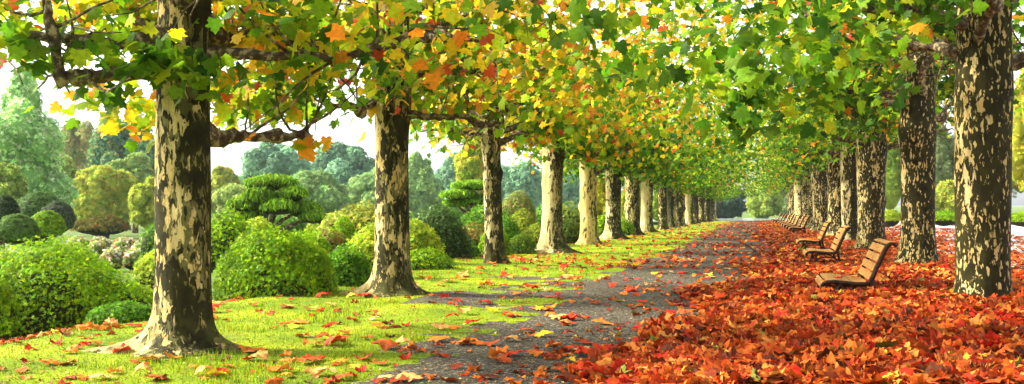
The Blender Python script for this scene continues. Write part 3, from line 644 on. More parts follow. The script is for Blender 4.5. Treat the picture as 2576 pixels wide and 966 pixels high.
# ------------------------------------------------------------------ benches
def ribbon(P, w, L, y0, n):
    """not used for slats: returns evenly spaced stations along the curve P"""
    P = np.asarray(P); s = np.r_[0, np.cumsum(np.linalg.norm(np.diff(P, axis=0), axis=1))]; t = np.linspace(0, s[-1], n)
    return np.c_[np.interp(t, s, P[:, 0]), np.interp(t, s, P[:, 1])]
SEAT = [(.00, .225), (-.015, .255), (.01, .29), (.06, .312), (.16, .318), (.30, .305), (.45, .292), (.56, .295), (.61, .312)]
BACK = [(.625, .335), (.66, .42), (.70, .52), (.745, .62), (.785, .71), (.82, .79), (.85, .84), (.89, .865), (.93, .862), (.965, .835)]
def slat(mb, P0, P1, L, th):
    """one plank: spans from profile point P0 to P1, length L along local y"""
    P0 = np.array(P0); P1 = np.array(P1); d = (P1 - P0); w = np.linalg.norm(d); d /= w; nrm = np.array([-d[1], d[0]])
    c = (P0 + P1) / 2 + nrm * th * .5
    mb.box((c[0], 0, c[1]), w, L, th, [[d[0], 0, d[1]], [0, 1, 0], [nrm[0], 0, nrm[1]]])
def make_bench():
    root = empty('park_bench', (0, 0, 0)); L = 1.42
    mb = MB(); S = ribbon(SEAT, 0, 0, 0, 41)
    for i in range(6):
        a = int(i * 40 / 6 + .6); b = int((i + 1) * 40 / 6 - .2); m_ = (a + b) // 2
        slat(mb, S[a], S[m_], L, .028); slat(mb, S[m_], S[b], L, .028)
    mb.build('seat', M['wood'], root, smooth=False, bevel=.004)
    mb = MB(); S = ribbon(BACK, 0, 0, 0, 51)
    for i in range(5):
        a = i * 10 + 1; b = i * 10 + 9
        if i == 4:
            for q in range(4): slat(mb, S[a + 2 * q], S[a + 2 * q + 2 if q < 3 else 50], L, .028)
        else: slat(mb, S[a], S[b], L, .028)
    mb.build('backrest', M['wood'], root, smooth=False, bevel=.004)
    for sy in (-1, 1):
        mb = MB(); y = sy * (L / 2 + .012)
        rail = lambda P, r0, r1=None: mb.tube([(p[0], y, p[1]) for p in P], np.linspace(r0, r1 or r0, len(P)), 8)
        off = lambda P, k: [(p[0] + k * .6, p[1] - k) for p in P]
        rail([(p[0], p[1] + .004) for p in SEAT], .028)
        rail([(p[0] + .012, p[1] - .004) for p in BACK], .034, .026)
        rail([(.60, .29), (.63, .33), (.66, .40)], .03, .026)
        rail([(.23, .29), (.20, .22), (.185, .15), (.16, .08), (.11, .0)], .026, .022)
        rail([(.66, .36), (.67, .26), (.69, .16), (.72, .08), (.77, .0)], .03, .022)
        rail([(.185, .12), (.24, .17), (.32, .20), (.44, .205), (.56, .195), (.64, .16), (.69, .11)], .017)
        mb.box((.115, y, -.006), .09, .06, .016); mb.box((.775, y, -.006), .09, .06, .016)
        mb.build('side_frame', M['iron'], root)
    mb = MB(); mb.tube([(.44, -L / 2, .20), (.44, 0, .20), (.44, L / 2, .20)], [.012] * 3, 8); mb.build('tie_rod', M['iron'], root)
    return root
bench0 = make_bench(); RZ = -math.atan(ROW)
# (front px, depth, label)
bn = [(2066, 14.1, 'nearest park bench with honey coloured slats, feet buried in the leaf heap'), (2027, 22.3, 'second park bench from the front, slats on black iron legs over grass'), (2007, 29.0, 'third park bench from the front, orange leaves heaped on its seat'),
      (1986, 46.8, 'fourth park bench, first one of the dense far cluster'), (1979, 51.5, 'fifth park bench counted from the nearest, in the far cluster'), (1972, 57, 'sixth park bench counted from the nearest'), (1967, 63, 'seventh park bench counted from the nearest'),
      (1963, 69, 'eighth park bench counted from the nearest'), (1957, 76, 'ninth park bench counted from the nearest'), (1951, 84, 'third park bench from the far end of the line'), (1947, 91, 'last park bench but one at the far end'), (1940, 98, 'farthest park bench, small dark silhouette by the end of the path')]
benches = []
for i, (px, d, lab) in enumerate(bn):
    o = bench0 if i == 0 else copy_tree(bench0); x = (px - 1288) / F * d
    zz = float(gz(x + .4, d)) + (-.015 if i == 0 else .01)
    # near end of the bench at depth d, its length runs back along the avenue
    o.location = (x + ROW * .7, d + .62, zz); o.rotation_euler = (0, 0, RZ); tag(o, lab, 'bench', 'park benches facing the path'); benches.append((x, d, zz))
rl = random.Random(9)
def bench_leaf(i, p, along, z, cn, lab, tilt=0.0, s=.16):
    x, d, zz = benches[i]; ox, oy = x + ROW * .7, d + .62; ca, sa = math.cos(RZ), math.sin(RZ)
    o = bpy.data.objects.new('fallen_leaf', protos[cn, rl.randrange(5)]); C.objects.link(o)
    o.location = (ox + p * ca - along * sa, oy + p * sa + along * ca, zz + z); o.rotation_euler = (rl.gauss(0, .2), tilt, rl.random() * 6.28); o.scale = (s, s, s * .7)
    tag(o, lab, 'fallen leaf', 'leaves lying on bench seats')
for k, (p, a, cn) in enumerate([(.25, -.3, 'red'), (.38, .2, 'rusty'), (.5, -.05, 'orange')]):
    bench_leaf(0, p, a, .335, cn, '%s leaf resting on the seat of the nearest bench' % cn)
for p, a, z, t in [(.42, -.5, .33, 0), (.48, -.35, .35, .2), (.52, -.55, .37, -.4), (.56, -.45, .42, -.8), (.60, -.55, .46, -.9), (.36, -.2, .33, 0), (.5, .0, .34, -.2), (.3, .3, .33, 0)]:
    bench_leaf(2, p, a, z, 'orange', 'orange leaf among those heaped on the third bench seat', t, .17)

# ------------------------------------------------------------------ shrubs, garden trees
def lobes_sample(lobes, n, rng, top=-.35, depth=.12):
    w = np.array([l[1][0] * l[1][2] for l in lobes]); w = w / w.sum(); idx = rng.choice(len(lobes), n, p=w)
    d = unit(rng.normal(0, 1, (n, 3))); d[:, 2] = np.where(d[:, 2] < top, -d[:, 2], d[:, 2])
    c = np.array([l[0] for l in lobes])[idx]; r = np.array([l[1] for l in lobes])[idx]
    rad = 1 - rng.rand(n) ** 1.8 * depth * 2; bump = .07 * (vnoise(d[:, 0] * 3 + idx * 3.1, d[:, 2] * 3 + d[:, 1] * 2, .8, 3) - .5) * 2 + .09 * (vnoise(d[:, 0] * 3 + idx * 2.3, d[:, 2] * 4.5 + d[:, 1] * 2.5, .24, 7) - .6) + .09 * (vnoise(d[:, 0] * 3 + idx * 1.3 + d[:, 1], d[:, 2] * 5, .11, 9) - .6)
    P = c + d * r * (rad + bump)[:, None]; return P, unit(d / r), idx
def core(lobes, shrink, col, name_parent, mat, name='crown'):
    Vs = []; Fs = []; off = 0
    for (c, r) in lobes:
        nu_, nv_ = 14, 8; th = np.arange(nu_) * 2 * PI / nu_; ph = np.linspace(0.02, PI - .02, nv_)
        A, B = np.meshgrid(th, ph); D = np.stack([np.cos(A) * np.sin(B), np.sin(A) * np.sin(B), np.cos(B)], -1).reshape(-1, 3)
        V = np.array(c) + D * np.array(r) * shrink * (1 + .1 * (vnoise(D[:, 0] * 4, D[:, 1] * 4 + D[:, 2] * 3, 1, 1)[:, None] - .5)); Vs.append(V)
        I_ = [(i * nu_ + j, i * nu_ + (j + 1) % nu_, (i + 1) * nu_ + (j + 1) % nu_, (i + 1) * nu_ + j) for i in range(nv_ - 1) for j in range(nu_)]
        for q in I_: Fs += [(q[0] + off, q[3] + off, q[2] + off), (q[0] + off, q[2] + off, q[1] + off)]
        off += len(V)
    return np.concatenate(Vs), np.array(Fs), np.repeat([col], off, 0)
def foliage(name, loc, lobes, n, size, cols, label, cat, group=None, T=None, up=.7, mat='foliage', trunk=None, jit=.18, shrink=.76, top=-.35, hang=0, part='crown', depth=.12, flower=None):
    rg = np.random.RandomState(abs(hash(label)) % 99991 if False else sum(ord(c_) * (i_ + 1) for i_, c_ in enumerate(label)) % 99991)
    P, Nn, idx = lobes_sample(lobes, n, rg, top, depth)
    nr = unit(Nn * up + rg.normal(0, 1, (n, 3)) * .45 + [0, 0, .25]); tip = unit(rg.normal(0, 1, (n, 3)) + [0, 0, .4 - hang])
    if hang: nr = unit(Nn + rg.normal(0, .5, (n, 3))); tip = unit(Nn * [.55, .55, .2] + [0, 0, -hang] + rg.normal(0, .25, (n, 3)))
    col = pick(rg, n, cols, jit) * (1 + .16 * rg.normal(0, 1, len(lobes)))[idx][:, None] * (.8 + .4 * vnoise(P[:, 0] + P[:, 2], P[:, 1] + P[:, 2] * .5, max(.25, size * 5), 1))[:, None]
    S = rg.uniform(.7, 1.3, n) * size; v = batch(T or T_TUFT, P, frames(nr, tip), S, np.clip(col, 0, .9), rg)
    ks = list(cols); mc = np.array(max(ks, key=lambda q: cols[q]) if not isinstance(max(ks, key=lambda q: cols[q]), str) else PAL[max(ks, key=lambda q: cols[q])])
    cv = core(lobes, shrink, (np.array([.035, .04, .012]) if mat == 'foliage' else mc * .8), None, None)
    V = np.concatenate([v[0], cv[0]]); Fa = np.concatenate([v[1], cv[1] + len(v[0])]); cc = np.concatenate([v[2], cv[2]])
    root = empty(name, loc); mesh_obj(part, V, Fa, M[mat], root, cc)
    if trunk:
        mb = MB()
        for (P_, R_) in trunk: mb.tube(P_, R_, 8)
        mb.build('trunk', M['limb'], root)
    if flower:
        fn, fs, fc = flower; P2, N2, _ = lobes_sample(lobes, fn, rg, .1, 0); P2 = P2 + N2 * .04
        v = batch([tuft(5, 6, .9)], P2, frames(unit(N2 + rg.normal(0, .5, (fn, 3))), rg.normal(0, 1, (fn, 3))), rg.uniform(.7, 1.3, fn) * fs, pick(rg, fn, fc, .08), rg)
        mesh_obj('flowers', v[0], v[1], M['foliage'], root, v[2])['kind'] = 'stuff'
    return tag(root, label, cat, group)
def box_lobes(px0, px1, pytop, pybot, d, k, rg, depthr=None, squash=1.0):
    """k overlapping lobes filling a real volume whose outline is given where it stands at depth d"""
    X0, X1 = (px0 - 1288) / F * d, (px1 - 1288) / F * d; zt = H - (pytop - HY) / F * d; zb = H - (pybot - HY) / F * d
    cx_ = (X0 + X1) / 2; w = (X1 - X0) / 2; loc = np.array([cx_, d, zb]); h = zt - zb; dr = depthr or w; out = []
    if k == 1: return loc, [((0, 0, h * .45), (w, dr, h * .55))]
    if k > 8:                                      # a lumpy crown: billows spread over the outside of the volume
        for i in range(int(k * 1.9)):
            a = rg.random() * 6.28; e = rg.uniform(-.35, 1.0); e = math.asin(max(-1, min(1, e))); rr_ = rg.uniform(.22, .38); q = 1 - rr_ * rg.uniform(.7, 1.0)
            out.append(((math.cos(a) * math.cos(e) * q * w * rg.uniform(.85, 1.08), math.sin(a) * math.cos(e) * q * dr * .7, h * (.42 + .56 * math.sin(e) * q * rg.uniform(.9, 1.05))), (rr_ * w, rr_ * dr * .8, rr_ * h * rg.uniform(.42, .62))))
        out.append(((0, 0, h * .38), (w * .70, dr * .5, h * .40))); out.append(((rg.uniform(-.2, .2) * w, 0, h * .62), (w * .48, dr * .4, h * .26)))
        return loc, out
    for i in range(k):
        a = rg.random() * 6.28; q = math.sqrt(rg.random()); zf = rg.uniform(.25, .75); rx = w * rg.uniform(.34, .5); rz = h * rg.uniform(.24, .34)
        fx = math.cos(a) * q * (w - rx) * math.sqrt(max(.05, 1 - (max(0, zf - .45) / .62) ** 2)); fy_ = math.sin(a) * q * (dr * .6)
        out.append(((fx, fy_, zf * (h - rz)+ .1 * h), (rx, min(rx, dr * .8), rz * squash)))
    out.append(((0, 0, h * .42), (w * .72, dr * .7, h * .45))); out.append(((rg.uniform(-.2, .2) * w, 0, h * .72), (w * .5, dr * .5, h * .28)))
    return loc, out
R = random.Random(21)
AZ = {(.17, .36, .004): 4, (.28, .48, .005): 4, (.09, .21, .004): 2.4, (.44, .56, .010): 1.4}
AZ2 = {(.09, .24, .010): 4, (.16, .34, .012): 3, (.05, .14, .01): 2}
LIME = {(.30, .42, .02): 4, (.45, .50, .03): 3, (.18, .30, .02): 2}
DARK = {(.035, .075, .015): 4, (.06, .12, .02): 3, (.14, .22, .08): 1}
OLV = {(.16, .17, .03): 3, (.28, .20, .03): 2, (.35, .14, .03): 1, (.2, .28, .03): 2}
SHG = 'shrubs edging the lawn'
def bush(px0, px1, t, b, d, n, size, cols, label, k=5, name='shrub', group=SHG, dr=None, cat='shrub', **kw):
    loc, lb = box_lobes(px0, px1, t, b, d, k, R, dr); loc[2] = min(loc[2], float(gz(loc[0], loc[1])) + .1)
    return foliage(name, loc, lb, n, size, cols, label, cat, group, **kw)
# the two big azalea mounds: hand-placed lobes
def mound(px0, px1, t, b, d, n, size, cols, label, spread, name='azalea_bush', **kw):
    X0, X1 = (px0 - 1288) / F * d, (px1 - 1288) / F * d; zt = H - (t - HY) / F * d; zb = H - (b - HY) / F * d; w = (X1 - X0) / 2; h = zt - zb
    loc = np.array([(X0 + X1) / 2, d, zb]); lb = [((fx * w, fy * w, fz * h), (rx * w, ry * w, rz * h)) for fx, fy, fz, rx, ry, rz in spread]
    return foliage(name, loc, lb, n, size, cols, label, 'shrub', SHG, **kw)
DOME = [(0, 0, .12, .90, .66, .86), (-.42, -.05, .12, .55, .5, .66), (.40, 0, .10, .58, .5, .68), (.1, -.25, .1, .7, .45, .70), (-.2, -.2, .1, .7, .5, .6), (.55, -.1, .06, .46, .45, .46), (-.58, 0, .08, .44, .45, .50), (.15, .2, .2, .6, .45, .76)]
DOMEA = [(-.12, 0, .10, .80, .6, .84), (-.55, -.05, .10, .45, .5, .74), (.30, 0, .10, .55, .5, .62), (.0, -.25, .1, .7, .45, .70), (-.3, -.2, .1, .65, .5, .62), (.6, -.05, .04, .42, .45, .44), (-.7, 0, .1, .32, .4, .5), (-.05, .2, .15, .55, .4, .8)]
mound(-140, 412, 588, 815, 13.1, 26000, .055, AZ, 'broad lime green azalea mound at far left in front of the flower bed', DOMEA, top=-.25)
DOMEB = [(-.22, 0, .10, .76, .62, .84), (.22, 0, .10, .76, .62, .80), (0, -.1, .10, .8, .6, .83), (-.58, 0, .04, .44, .5, .58), (.56, -.1, .06, .46, .45, .68), (.1, -.3, .08, .82, .45, .66)]
mound(538, 850, 558, 760, 15.6, 22000, .060, AZ, 'round bright green azalea mound between the first and second trunks', DOMEB, top=-.25)
mound(-90, 48, 690, 820, 11.9, 4500, .05, AZ, 'smaller leafy mound cut off by the left edge of the picture', DOME[:5])
mound(215, 405, 757, 815, 12.1, 4200, .05, AZ2, 'low dark green bush crouching in front of the big left mound', DOME[:5])
mound(330, 480, 620, 720, 15.5, 3000, .06, LIME, 'yellowish bush squeezed behind the nearest trunk on its left', DOME[:4], 'shrub')
mound(345, 490, 545, 640, 19.5, 2600, .06, AZ2, 'upright green bush rising behind the nearest trunk beside the roses', DOME[:4], 'shrub')
mound(490, 650, 525, 640, 19.5, 3200, .07, AZ, 'medium green bush right of the nearest trunk below the cloud pine', DOME[:5], 'shrub')
mound(800, 940, 612, 715, 16.8, 4200, .06, AZ2, 'shadowy green shrub touching the right flank of the round azalea', DOME[:5], 'shrub')
mound(770, 900, 580, 660, 19, 2800, .07, OLV, 'low olive and russet shrub above the shadowy one', DOME[:5], 'shrub')
mound(855, 1010, 560, 720, 18.2, 4200, .08, LIME, 'yellow green shrub against the left side of the second trunk', DOME[:5], 'shrub')
mound(795, 1020, 508, 610, 22.5, 5200, .10, {(.42, .46, .05): 3, (.55, .52, .08): 2, (.25, .36, .04): 3}, 'pale yellow green maple shrub topping the slope left of second trunk', DOME, 'shrub')
mound(985, 1195, 512, 665, 24.5, 9000, .085, DARK, 'large dark glossy camellia bush between the second and third trunks', DOME, 'camellia_bush')
mound(955, 1118, 552, 650, 21.8, 3600, .10, LIME, 'bright yellow green shrub just right of the second trunk', DOME[:5], 'shrub')
mound(985, 1150, 622, 682, 20.3, 4200, .05, AZ, 'low clipped green dome at the lawn edge right of the second trunk', DOME[:3] + DOME[4:6])
mound(1110, 1270, 560, 660, 27.0, 4200, .09, OLV, 'olive tinted shrub behind the slender third trunk', DOME[:5], 'shrub')
mound(1140, 1300, 508, 620, 31, 5000, .08, AZ2, 'clipped mid green dome rising behind the third trunk', DOME[:3])
mound(1215, 1320, 530, 655, 28.5, 5000, .08, AZ2, 'rounded green bush right of the slender third trunk', DOME[:5])
mound(1265, 1360, 525, 612, 33, 4000, .10, {(.30, .38, .02): 4, (.45, .40, .03): 2, (.16, .26, .02): 3}, 'yellow green bush behind the clipped domes left of the white trunk', DOME[:6], 'shrub')
mound(1255, 1350, 478, 560, 42, 4200, .12, {(.22, .30, .04): 4, (.35, .38, .08): 2, (.5, .32, .15): 1}, 'feathery tall shrub with buff tips left of the white trunk', DOME[:6], 'shrub')
mound(1268, 1352, 588, 642, 27.6, 3200, .06, {(.10, .20, .012): 4, (.17, .27, .015): 3}, 'small dark clipped mound at the foot of the white trunk', DOME[:3])
mound(1360, 1490, 508, 600, 44, 3200, .11, LIME, 'lime green dome between the fourth and fifth trunks', DOME[:3])
mound(1370, 1470, 545, 612, 35, 3200, .08, {(.08, .15, .012): 3, (.17, .25, .02): 2}, 'dark green mound between the fourth and fifth trunks', DOME[:4])
mound(1470, 1560, 540, 604, 41, 2600, .10, AZ, 'green mound between the fifth and sixth trunks', DOME[:4])
for (x0, x1, t_, b_, d, cols, lab) in [(820, 905, 545, 640, 21, AZ, 'green mound tucked under the pale maple shrub'), (905, 985, 600, 700, 19.2, AZ2, 'dark mound partly covered by the second trunk'), (690, 850, 575, 680, 18.5, AZ, 'green mound whose top shows over the right shoulder of the round azalea'), (1085, 1215, 590, 665, 25.5, AZ2, 'low green mound below the camellia and olive shrubs'),
    (1200, 1290, 565, 650, 26.5, AZ, 'bright green mound just right of the slender third trunk'), (1300, 1400, 560, 628, 31, LIME, 'lime mound behind the foot of the white trunk'), (1455, 1500, 560, 610, 36, AZ2, 'small dark mound beside the fifth trunk'), (1540, 1600, 545, 598, 46, AZ, 'green mound between the sixth and seventh trunks'),
    (590, 700, 545, 620, 21.5, LIME, 'pale green shrub between the round azalea and the cloud pine')]:
    mound(x0, x1, t_, b_, d, 4200, .07, cols, lab, DOME[:6])
# garden trees seen between and beyond the row on the left
FG = 'garden trees beyond the lawn'
def gtree(px0, px1, t, b, d, n, size, cols, label, k=14, name='garden_tree', trunk=True, **kw):
    loc, lb = box_lobes(px0, px1, t, b, d, k, R, None); zg = float(gz(loc[0], loc[1])) - .2; tr = None
    if trunk: tr = [([(0, 0, zg - loc[2]), (.05, 0, .3), (0, 0, (lb[-2][0][2]))], [.25, .2, .1])]
    return foliage(name, loc, lb, n, size, cols, label, 'tree', FG, trunk=tr, mat='farfol', top=-.6, shrink=.82, T=T_TUFT, **kw)
gtree(1470, 1560, 430, 585, 50, 5000, .22, {(.5, .48, .03): 3, (.3, .4, .02): 3, (.6, .35, .03): 1}, 'yellow leaved small tree behind the sixth trunk')
gtree(1555, 1640, 450, 580, 62, 4500, .24, {(.3, .4, .03): 3, (.5, .42, .03): 1.5, (.15, .25, .02): 2}, 'yellow green tree behind the seventh trunk')
gtree(1630, 1720, 455, 572, 82, 4500, .3, {(.12, .2, .02): 3, (.25, .32, .03): 2}, 'mid green tree showing behind the ninth and tenth trunks')
gtree(1130, 1260, 330, 560, 62, 6000, .32, {(.5, .45, .04): 2, (.25, .36, .04): 3, (.6, .35, .04): .6}, 'yellowing tree whose left edge shows beyond the third trunk')
BLUE = {(.20, .38, .22): 4, (.30, .50, .26): 3, (.13, .27, .17): 2}; BLUE2 = {(.28, .45, .14): 4, (.38, .52, .16): 2, (.17, .32, .13): 2}
gtree(600, 800, 345, 560, 105, 12000, .48, BLUE, 'big rounded blue green tree behind the cloud pine')
gtree(770, 965, 352, 560, 112, 12000, .5, BLUE, 'blue green tree seen immediately left of the second trunk')
gtree(690, 880, 420, 560, 88, 9000, .4, BLUE2, 'lower olive green tree in front of the blue ones')
gtree(500, 615, 418, 560, 92, 8000, .4, {(.38, .46, .06): 3, (.52, .48, .06): 2, (.22, .34, .05): 2}, 'yellow green tree seen just right of the nearest trunk')
gtree(1000, 1110, 385, 560, 118, 9000, .5, BLUE2, 'hazy pale green tree right of the second trunk')
gtree(1085, 1230, 372, 560, 132, 9000, .55, BLUE, 'hazy blue tree rising farthest between second and third trunks')
gtree(1230, 1380, 395, 560, 125, 8000, .5, BLUE, 'hazy blue green tree between third and fourth trunks')
gtree(1370, 1500, 400, 560, 130, 7000, .5, BLUE, 'distant blue tree filling the gap right of the white trunk')
gtree(205, 425, 290, 560, 84, 13000, .40, {(.09, .22, .12): 4, (.17, .32, .12): 3, (.34, .34, .09): 1.6}, 'tall dark blue green tree left of the nearest trunk')
gtree(140, 262, 278, 560, 92, 8000, .42, {(.44, .36, .15): 3, (.38, .42, .13): 3, (.28, .42, .12): 3}, 'reddish brown tree top between the conifer and the dark tree')
gtree(165, 365, 405, 590, 60, 11000, .28, {(.44, .50, .06): 4, (.56, .48, .07): 2, (.30, .42, .07): 3}, 'spreading yellow ochre tree behind the rose bed')
gtree(60, 210, 380, 590, 66, 7000, .3, {(.30, .42, .08): 4, (.44, .48, .08): 2, (.2, .3, .07): 2}, 'yellow green tree between the tall pale one and the ochre one')
gtree(255, 425, 375, 560, 74, 8000, .34, {(.30, .40, .09): 4, (.16, .30, .10): 3}, 'mid green tree rising behind the ochre tree beyond the roses')
gtree(520, 700, 455, 560, 80, 7000, .36, {(.28, .40, .10): 4, (.40, .46, .10): 2}, 'low yellow green tree behind the left pads of the cloud pine')
gtree(860, 1060, 420, 560, 96, 8000, .42, BLUE2, 'olive green tree standing directly behind the second trunk')
gtree(320, 440, 438, 590, 56, 7000, .26, {(.42, .46, .05): 4, (.28, .38, .05): 3}, 'yellow green tree tucked against the nearest trunk beyond the roses')
gtree(-70, 62, 395, 560, 41, 6500, .22, {(.32, .46, .08): 4, (.46, .54, .12): 2, (.16, .28, .06): 2}, 'lower pale green tree at the left edge in front of the conifer')
# tall poplar-like tree on the far left
loc = wpt(65, 530, 47); hgt_ = (530 - 148) / F * 47; lb = []
for i in range(26):
    f = R.random() ** .8; w = 2.35 * (1 - f ** 1.7) + .35; a = R.random() * 6.28; q = R.uniform(.2, .75)
    lb.append(((math.cos(a) * w * q, math.sin(a) * w * q, hgt_ * (.04 + .86 * f)), (w * .42, w * .42, hgt_ * .13)))
lb.append(((0, 0, hgt_ * .35), (1.7, 1.7, hgt_ * .36))); lb.append(((0, 0, hgt_ * .78), (.55, .55, hgt_ * .22))); lb.append(((-2.2, 0, hgt_ * .35), (1.2, 1.2, hgt_ * .3)))
foliage('garden_tree', loc, lb, 15000, .22, {(.32, .60, .17): 4, (.50, .74, .30): 3, (.66, .82, .48): 1.8, (.18, .38, .11): 1.5}, 'tall tapering light green tree standing at the far left', 'tree', FG, mat='farfol', top=-.8, trunk=[([(0, 0, -1.6), (0, 0, 0), (0, 0, 2)], [.35, .3, .25])], shrink=.8)
# clipped topiary at far left
TG = 'clipped domes in the far left garden'
for (x0, x1, t_, b_, d, cols, lab) in [(-20, 48, 494, 590, 31, DARK, 'dark clipped dome at the left edge'), (48, 152, 483, 560, 38, {(.07, .16, .03): 3, (.12, .22, .04): 2}, 'wide mid green clipped dome at the back'), (104, 186, 508, 585, 33, {(.10, .15, .07): 3, (.16, .2, .1): 2}, 'greyish green clipped dome at the right of its cluster'),
    (74, 160, 532, 600, 30, AZ, 'bright green clipped dome in the middle of its cluster'), (-10, 92, 540, 612, 27.5, {(.09, .18, .03): 3, (.14, .25, .03): 3}, 'low green dome behind the left end of the roses')]:
    loc, lb = box_lobes(x0, x1, t_, b_, d, 1, R); foliage('topiary_dome', loc, lb, 5200, .075, cols, lab, 'shrub', TG, top=-.6, up=1.2, depth=.04, shrink=.93)
# rose bed
RG = 'rose bushes of the flower bed'; k = 0
rn = ['left', 'centre left', 'middle', 'centre right', 'right']
for row, (d, t_, b_, xs_) in enumerate([(23.5, 588, 650, [(-30, 60), (60, 150), (235, 330), (300, 385), (350, 415)]), (28, 570, 625, [(150, 225), (205, 280), (262, 335), (318, 390), (370, 430)]), (34, 562, 600, [(160, 230), (215, 290), (275, 345), (335, 400), (385, 440)])]):
    for j, (x0, x1) in enumerate(xs_):
        bush(x0, x1, t_, b_, d, 1700, .09, {(.26, .40, .08): 4, (.36, .44, .14): 2, (.42, .26, .12): 1}, 'rose bush with pale blooms, %s of the %s row of the bed' % (rn[j], ['front', 'middle', 'back'][row]), 4, 'rose_bush', RG,
             flower=(120, .085, {(.66, .60, .48): 5, (.68, .40, .32): 1.8, (.70, .52, .12): .9, (.60, .12, .06): .6}))
# further shrubs that close the garden behind
MG = 'shrubs in the middle of the garden'
for i, (x0, x1, t_, b_, d, cols, lab) in enumerate([(420, 560, 535, 600, 40, AZ2, 'green shrub mass hidden mostly by the nearest trunk'), (560, 680, 540, 590, 44, OLV, 'russet and olive shrub under the cloud pine'), (660, 790, 538, 585, 48, AZ2, 'long green shrub below the right pads of the cloud pine'), (770, 880, 535, 590, 42, LIME, 'pale lime shrub between the cloud pine and maple shrub'),
    (940, 1060, 520, 590, 46, AZ, 'green shrub behind the second trunk'), (1060, 1180, 510, 590, 50, AZ2, 'dark green shrub behind the camellia bush'), (1180, 1300, 500, 580, 52, AZ, 'green shrub far behind the third trunk'), (1330, 1440, 500, 590, 54, AZ2, 'green shrub far behind the white trunk'), (180, 330, 540, 575, 45, OLV, 'russet shrub at the back of the roses'), (20, 150, 530, 590, 44, AZ2, 'green shrub behind the clipped domes')]):
    mound(x0, x1, t_, b_, d, 2600, .16, cols, lab, DOME[:7])
# cloud pines
def cloud_pine(d, pads, label, stem):
    loc = wpt(stem[0], stem[1], d); loc[2] = float(gz(loc[0], d)) - .1; lb = []
    for (px, py, rw, rh, dy) in pads:
        c = wpt(px, py, d + dy) - loc; s_ = (d) / F; lb.append((tuple(c), (rw * s_, rw * s_ * .8, rh * s_)))
        for q in range(3): a = R.random() * 6.28; lb.append(((c[0] + math.cos(a) * rw * s_ * .55, c[1] + math.sin(a) * rw * s_ * .4, c[2] - rh * s_ * R.uniform(.0, .3)), (rw * s_ * .5, rw * s_ * .45, rh * s_ * .75)))
    tr = [([(0, 0, 0), (.1, 0, .5), (-.1, 0, 1.0), tuple(np.array(lb[0][0]) - [0, 0, .2])], [.14, .12, .1, .06])]
    for l in lb[::4][1:]: tr.append(([(0, 0, .7 + R.random() * .3), tuple(np.array(l[0]) * [.5, .5, .85]), tuple(l[0])], [.07, .055, .03]))
    return foliage('cloud_pine', loc, lb, 15000, .17, {(.20, .42, .02): 4, (.34, .56, .03): 4, (.08, .20, .015): 2}, label, 'tree', 'cloud pruned pines', T=T_NEEDLE, hang=.8, trunk=tr, top=-.25, shrink=.8, depth=.16)
cloud_pine(27, [(685, 462, 68, 22, 0), (655, 495, 45, 24, -.4), (735, 490, 40, 22, -.2), (615, 520, 48, 24, 0), (700, 522, 46, 22, -.5), (760, 528, 48, 24, .1), (788, 548, 34, 18, -.2), (630, 545, 40, 15, -.1)], 'wide cloud pruned pine with hanging green pads behind the round azalea', (665, 560))
cloud_pine(34, [(1190, 468, 55, 13, 0), (1155, 492, 50, 14, -.2), (1205, 505, 46, 14, 0), (1145, 512, 34, 10, 0)], 'flat layered cloud pine left of the slender third trunk', (1190, 540))
# end of the avenue
gtree(1760, 1890, 462, 560, 150, 6000, .6, {(.08, .14, .10): 3, (.12, .18, .12): 2}, 'blue grey tree at the end of the avenue, left of the yellow green one')
gtree(1865, 1970, 450, 560, 142, 6000, .5, {(.26, .36, .06): 3, (.38, .46, .08): 2}, 'yellow green tree at the end of the avenue')
gtree(1930, 2050, 450, 560, 150, 6000, .5, {(.14, .22, .08): 3, (.2, .3, .1): 2}, 'green tree at the end of the avenue behind the farthest benches')
gtree(1690, 1800, 455, 560, 150, 5000, .6, BLUE, 'blue green tree glimpsed behind the last left trunks')
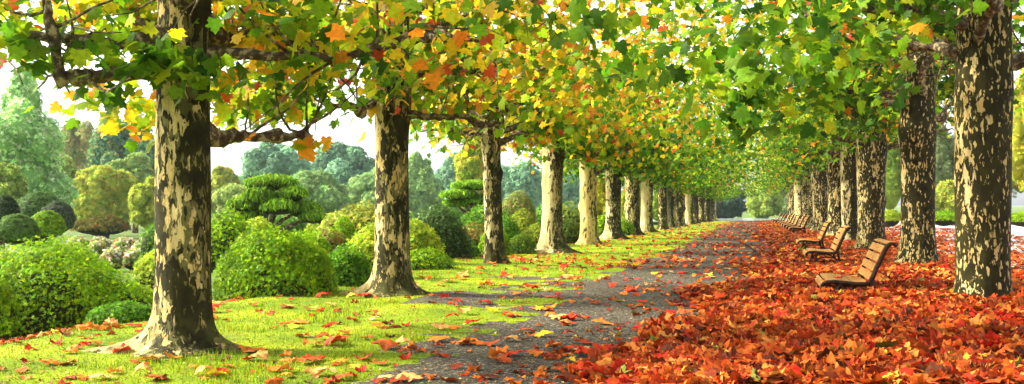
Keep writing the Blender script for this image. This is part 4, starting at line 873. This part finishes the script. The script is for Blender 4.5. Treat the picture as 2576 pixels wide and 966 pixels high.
# right side, beyond the clearing
HG = 'clipped bushes beyond the clearing'
for (x0, x1, d, lab) in [(2200, 2270, 62, 'bright lime clipped dome seen left of the second right trunk'), (2262, 2330, 70, 'clipped hedge bush hidden partly by the second right trunk'), (2330, 2420, 66, 'clipped hedge bush in the gap between the two nearest right trunks'), (2420, 2530, 66, 'clipped hedge bush behind the massive right trunk'), (2525, 2640, 62, 'clipped hedge bush at the right edge of the picture')]:
    bush(x0, x1, 512 if x0 > 2210 else 508, 552, d, 3200, .14, LIME if x0 < 2230 else AZ, lab, 1, 'clipped_bush', HG, dr=1.2, top=-.1)
RT = 'trees beyond the clearing on the right'
for (x0, x1, t_, d, cols, lab) in [(2180, 2300, 260, 84, {(.2, .3, .04): 3, (.12, .2, .03): 3}, 'green tree beyond the clearing left of the second right trunk'), (2290, 2430, 300, 92, {(.14, .2, .07): 3, (.2, .26, .08): 2}, 'grey green tree in the gap between the two nearest right trunks'), (2350, 2440, 450, 78, {(.3, .38, .05): 3, (.42, .42, .07): 2}, 'low yellow green tree in front of the grey green one'),
    (2420, 2590, 250, 90, {(.15, .22, .04): 3, (.3, .32, .05): 1}, 'tree hidden behind the massive right trunk'), (2530, 2690, 120, 58, {(.35, .38, .03): 3, (.6, .35, .04): 2, (.2, .28, .03): 2}, 'yellow and orange tree at the right edge of the picture'), (2080, 2210, 340, 100, {(.14, .22, .05): 3, (.24, .3, .06): 2}, 'green tree glimpsed between the middle trunks of the right row')]:
    gtree(x0, x1, t_, 545, d, 6500, .34 if d > 60 else .26, cols, lab)

# ------------------------------------------------------------------ the damp air
def haze():
    m, t, N = nodes('haze_air'); v = N('VolumePrincipled'); v.inputs['Color'].default_value = (.80, .90, 1.0, 1); v.inputs['Density'].default_value = .00022; v.inputs['Anisotropy'].default_value = .2
    o_ = N('OutputMaterial'); t.links.new(v.outputs[0], o_.inputs['Volume'])
    mb = MB(); mb.box((0, 640, 12.0), 2000, 1500, 29.0); o = mb.build('haze', m, smooth=False); tag(o, 'pale damp air that veils the distant trees', 'haze', kind='stuff')
haze()
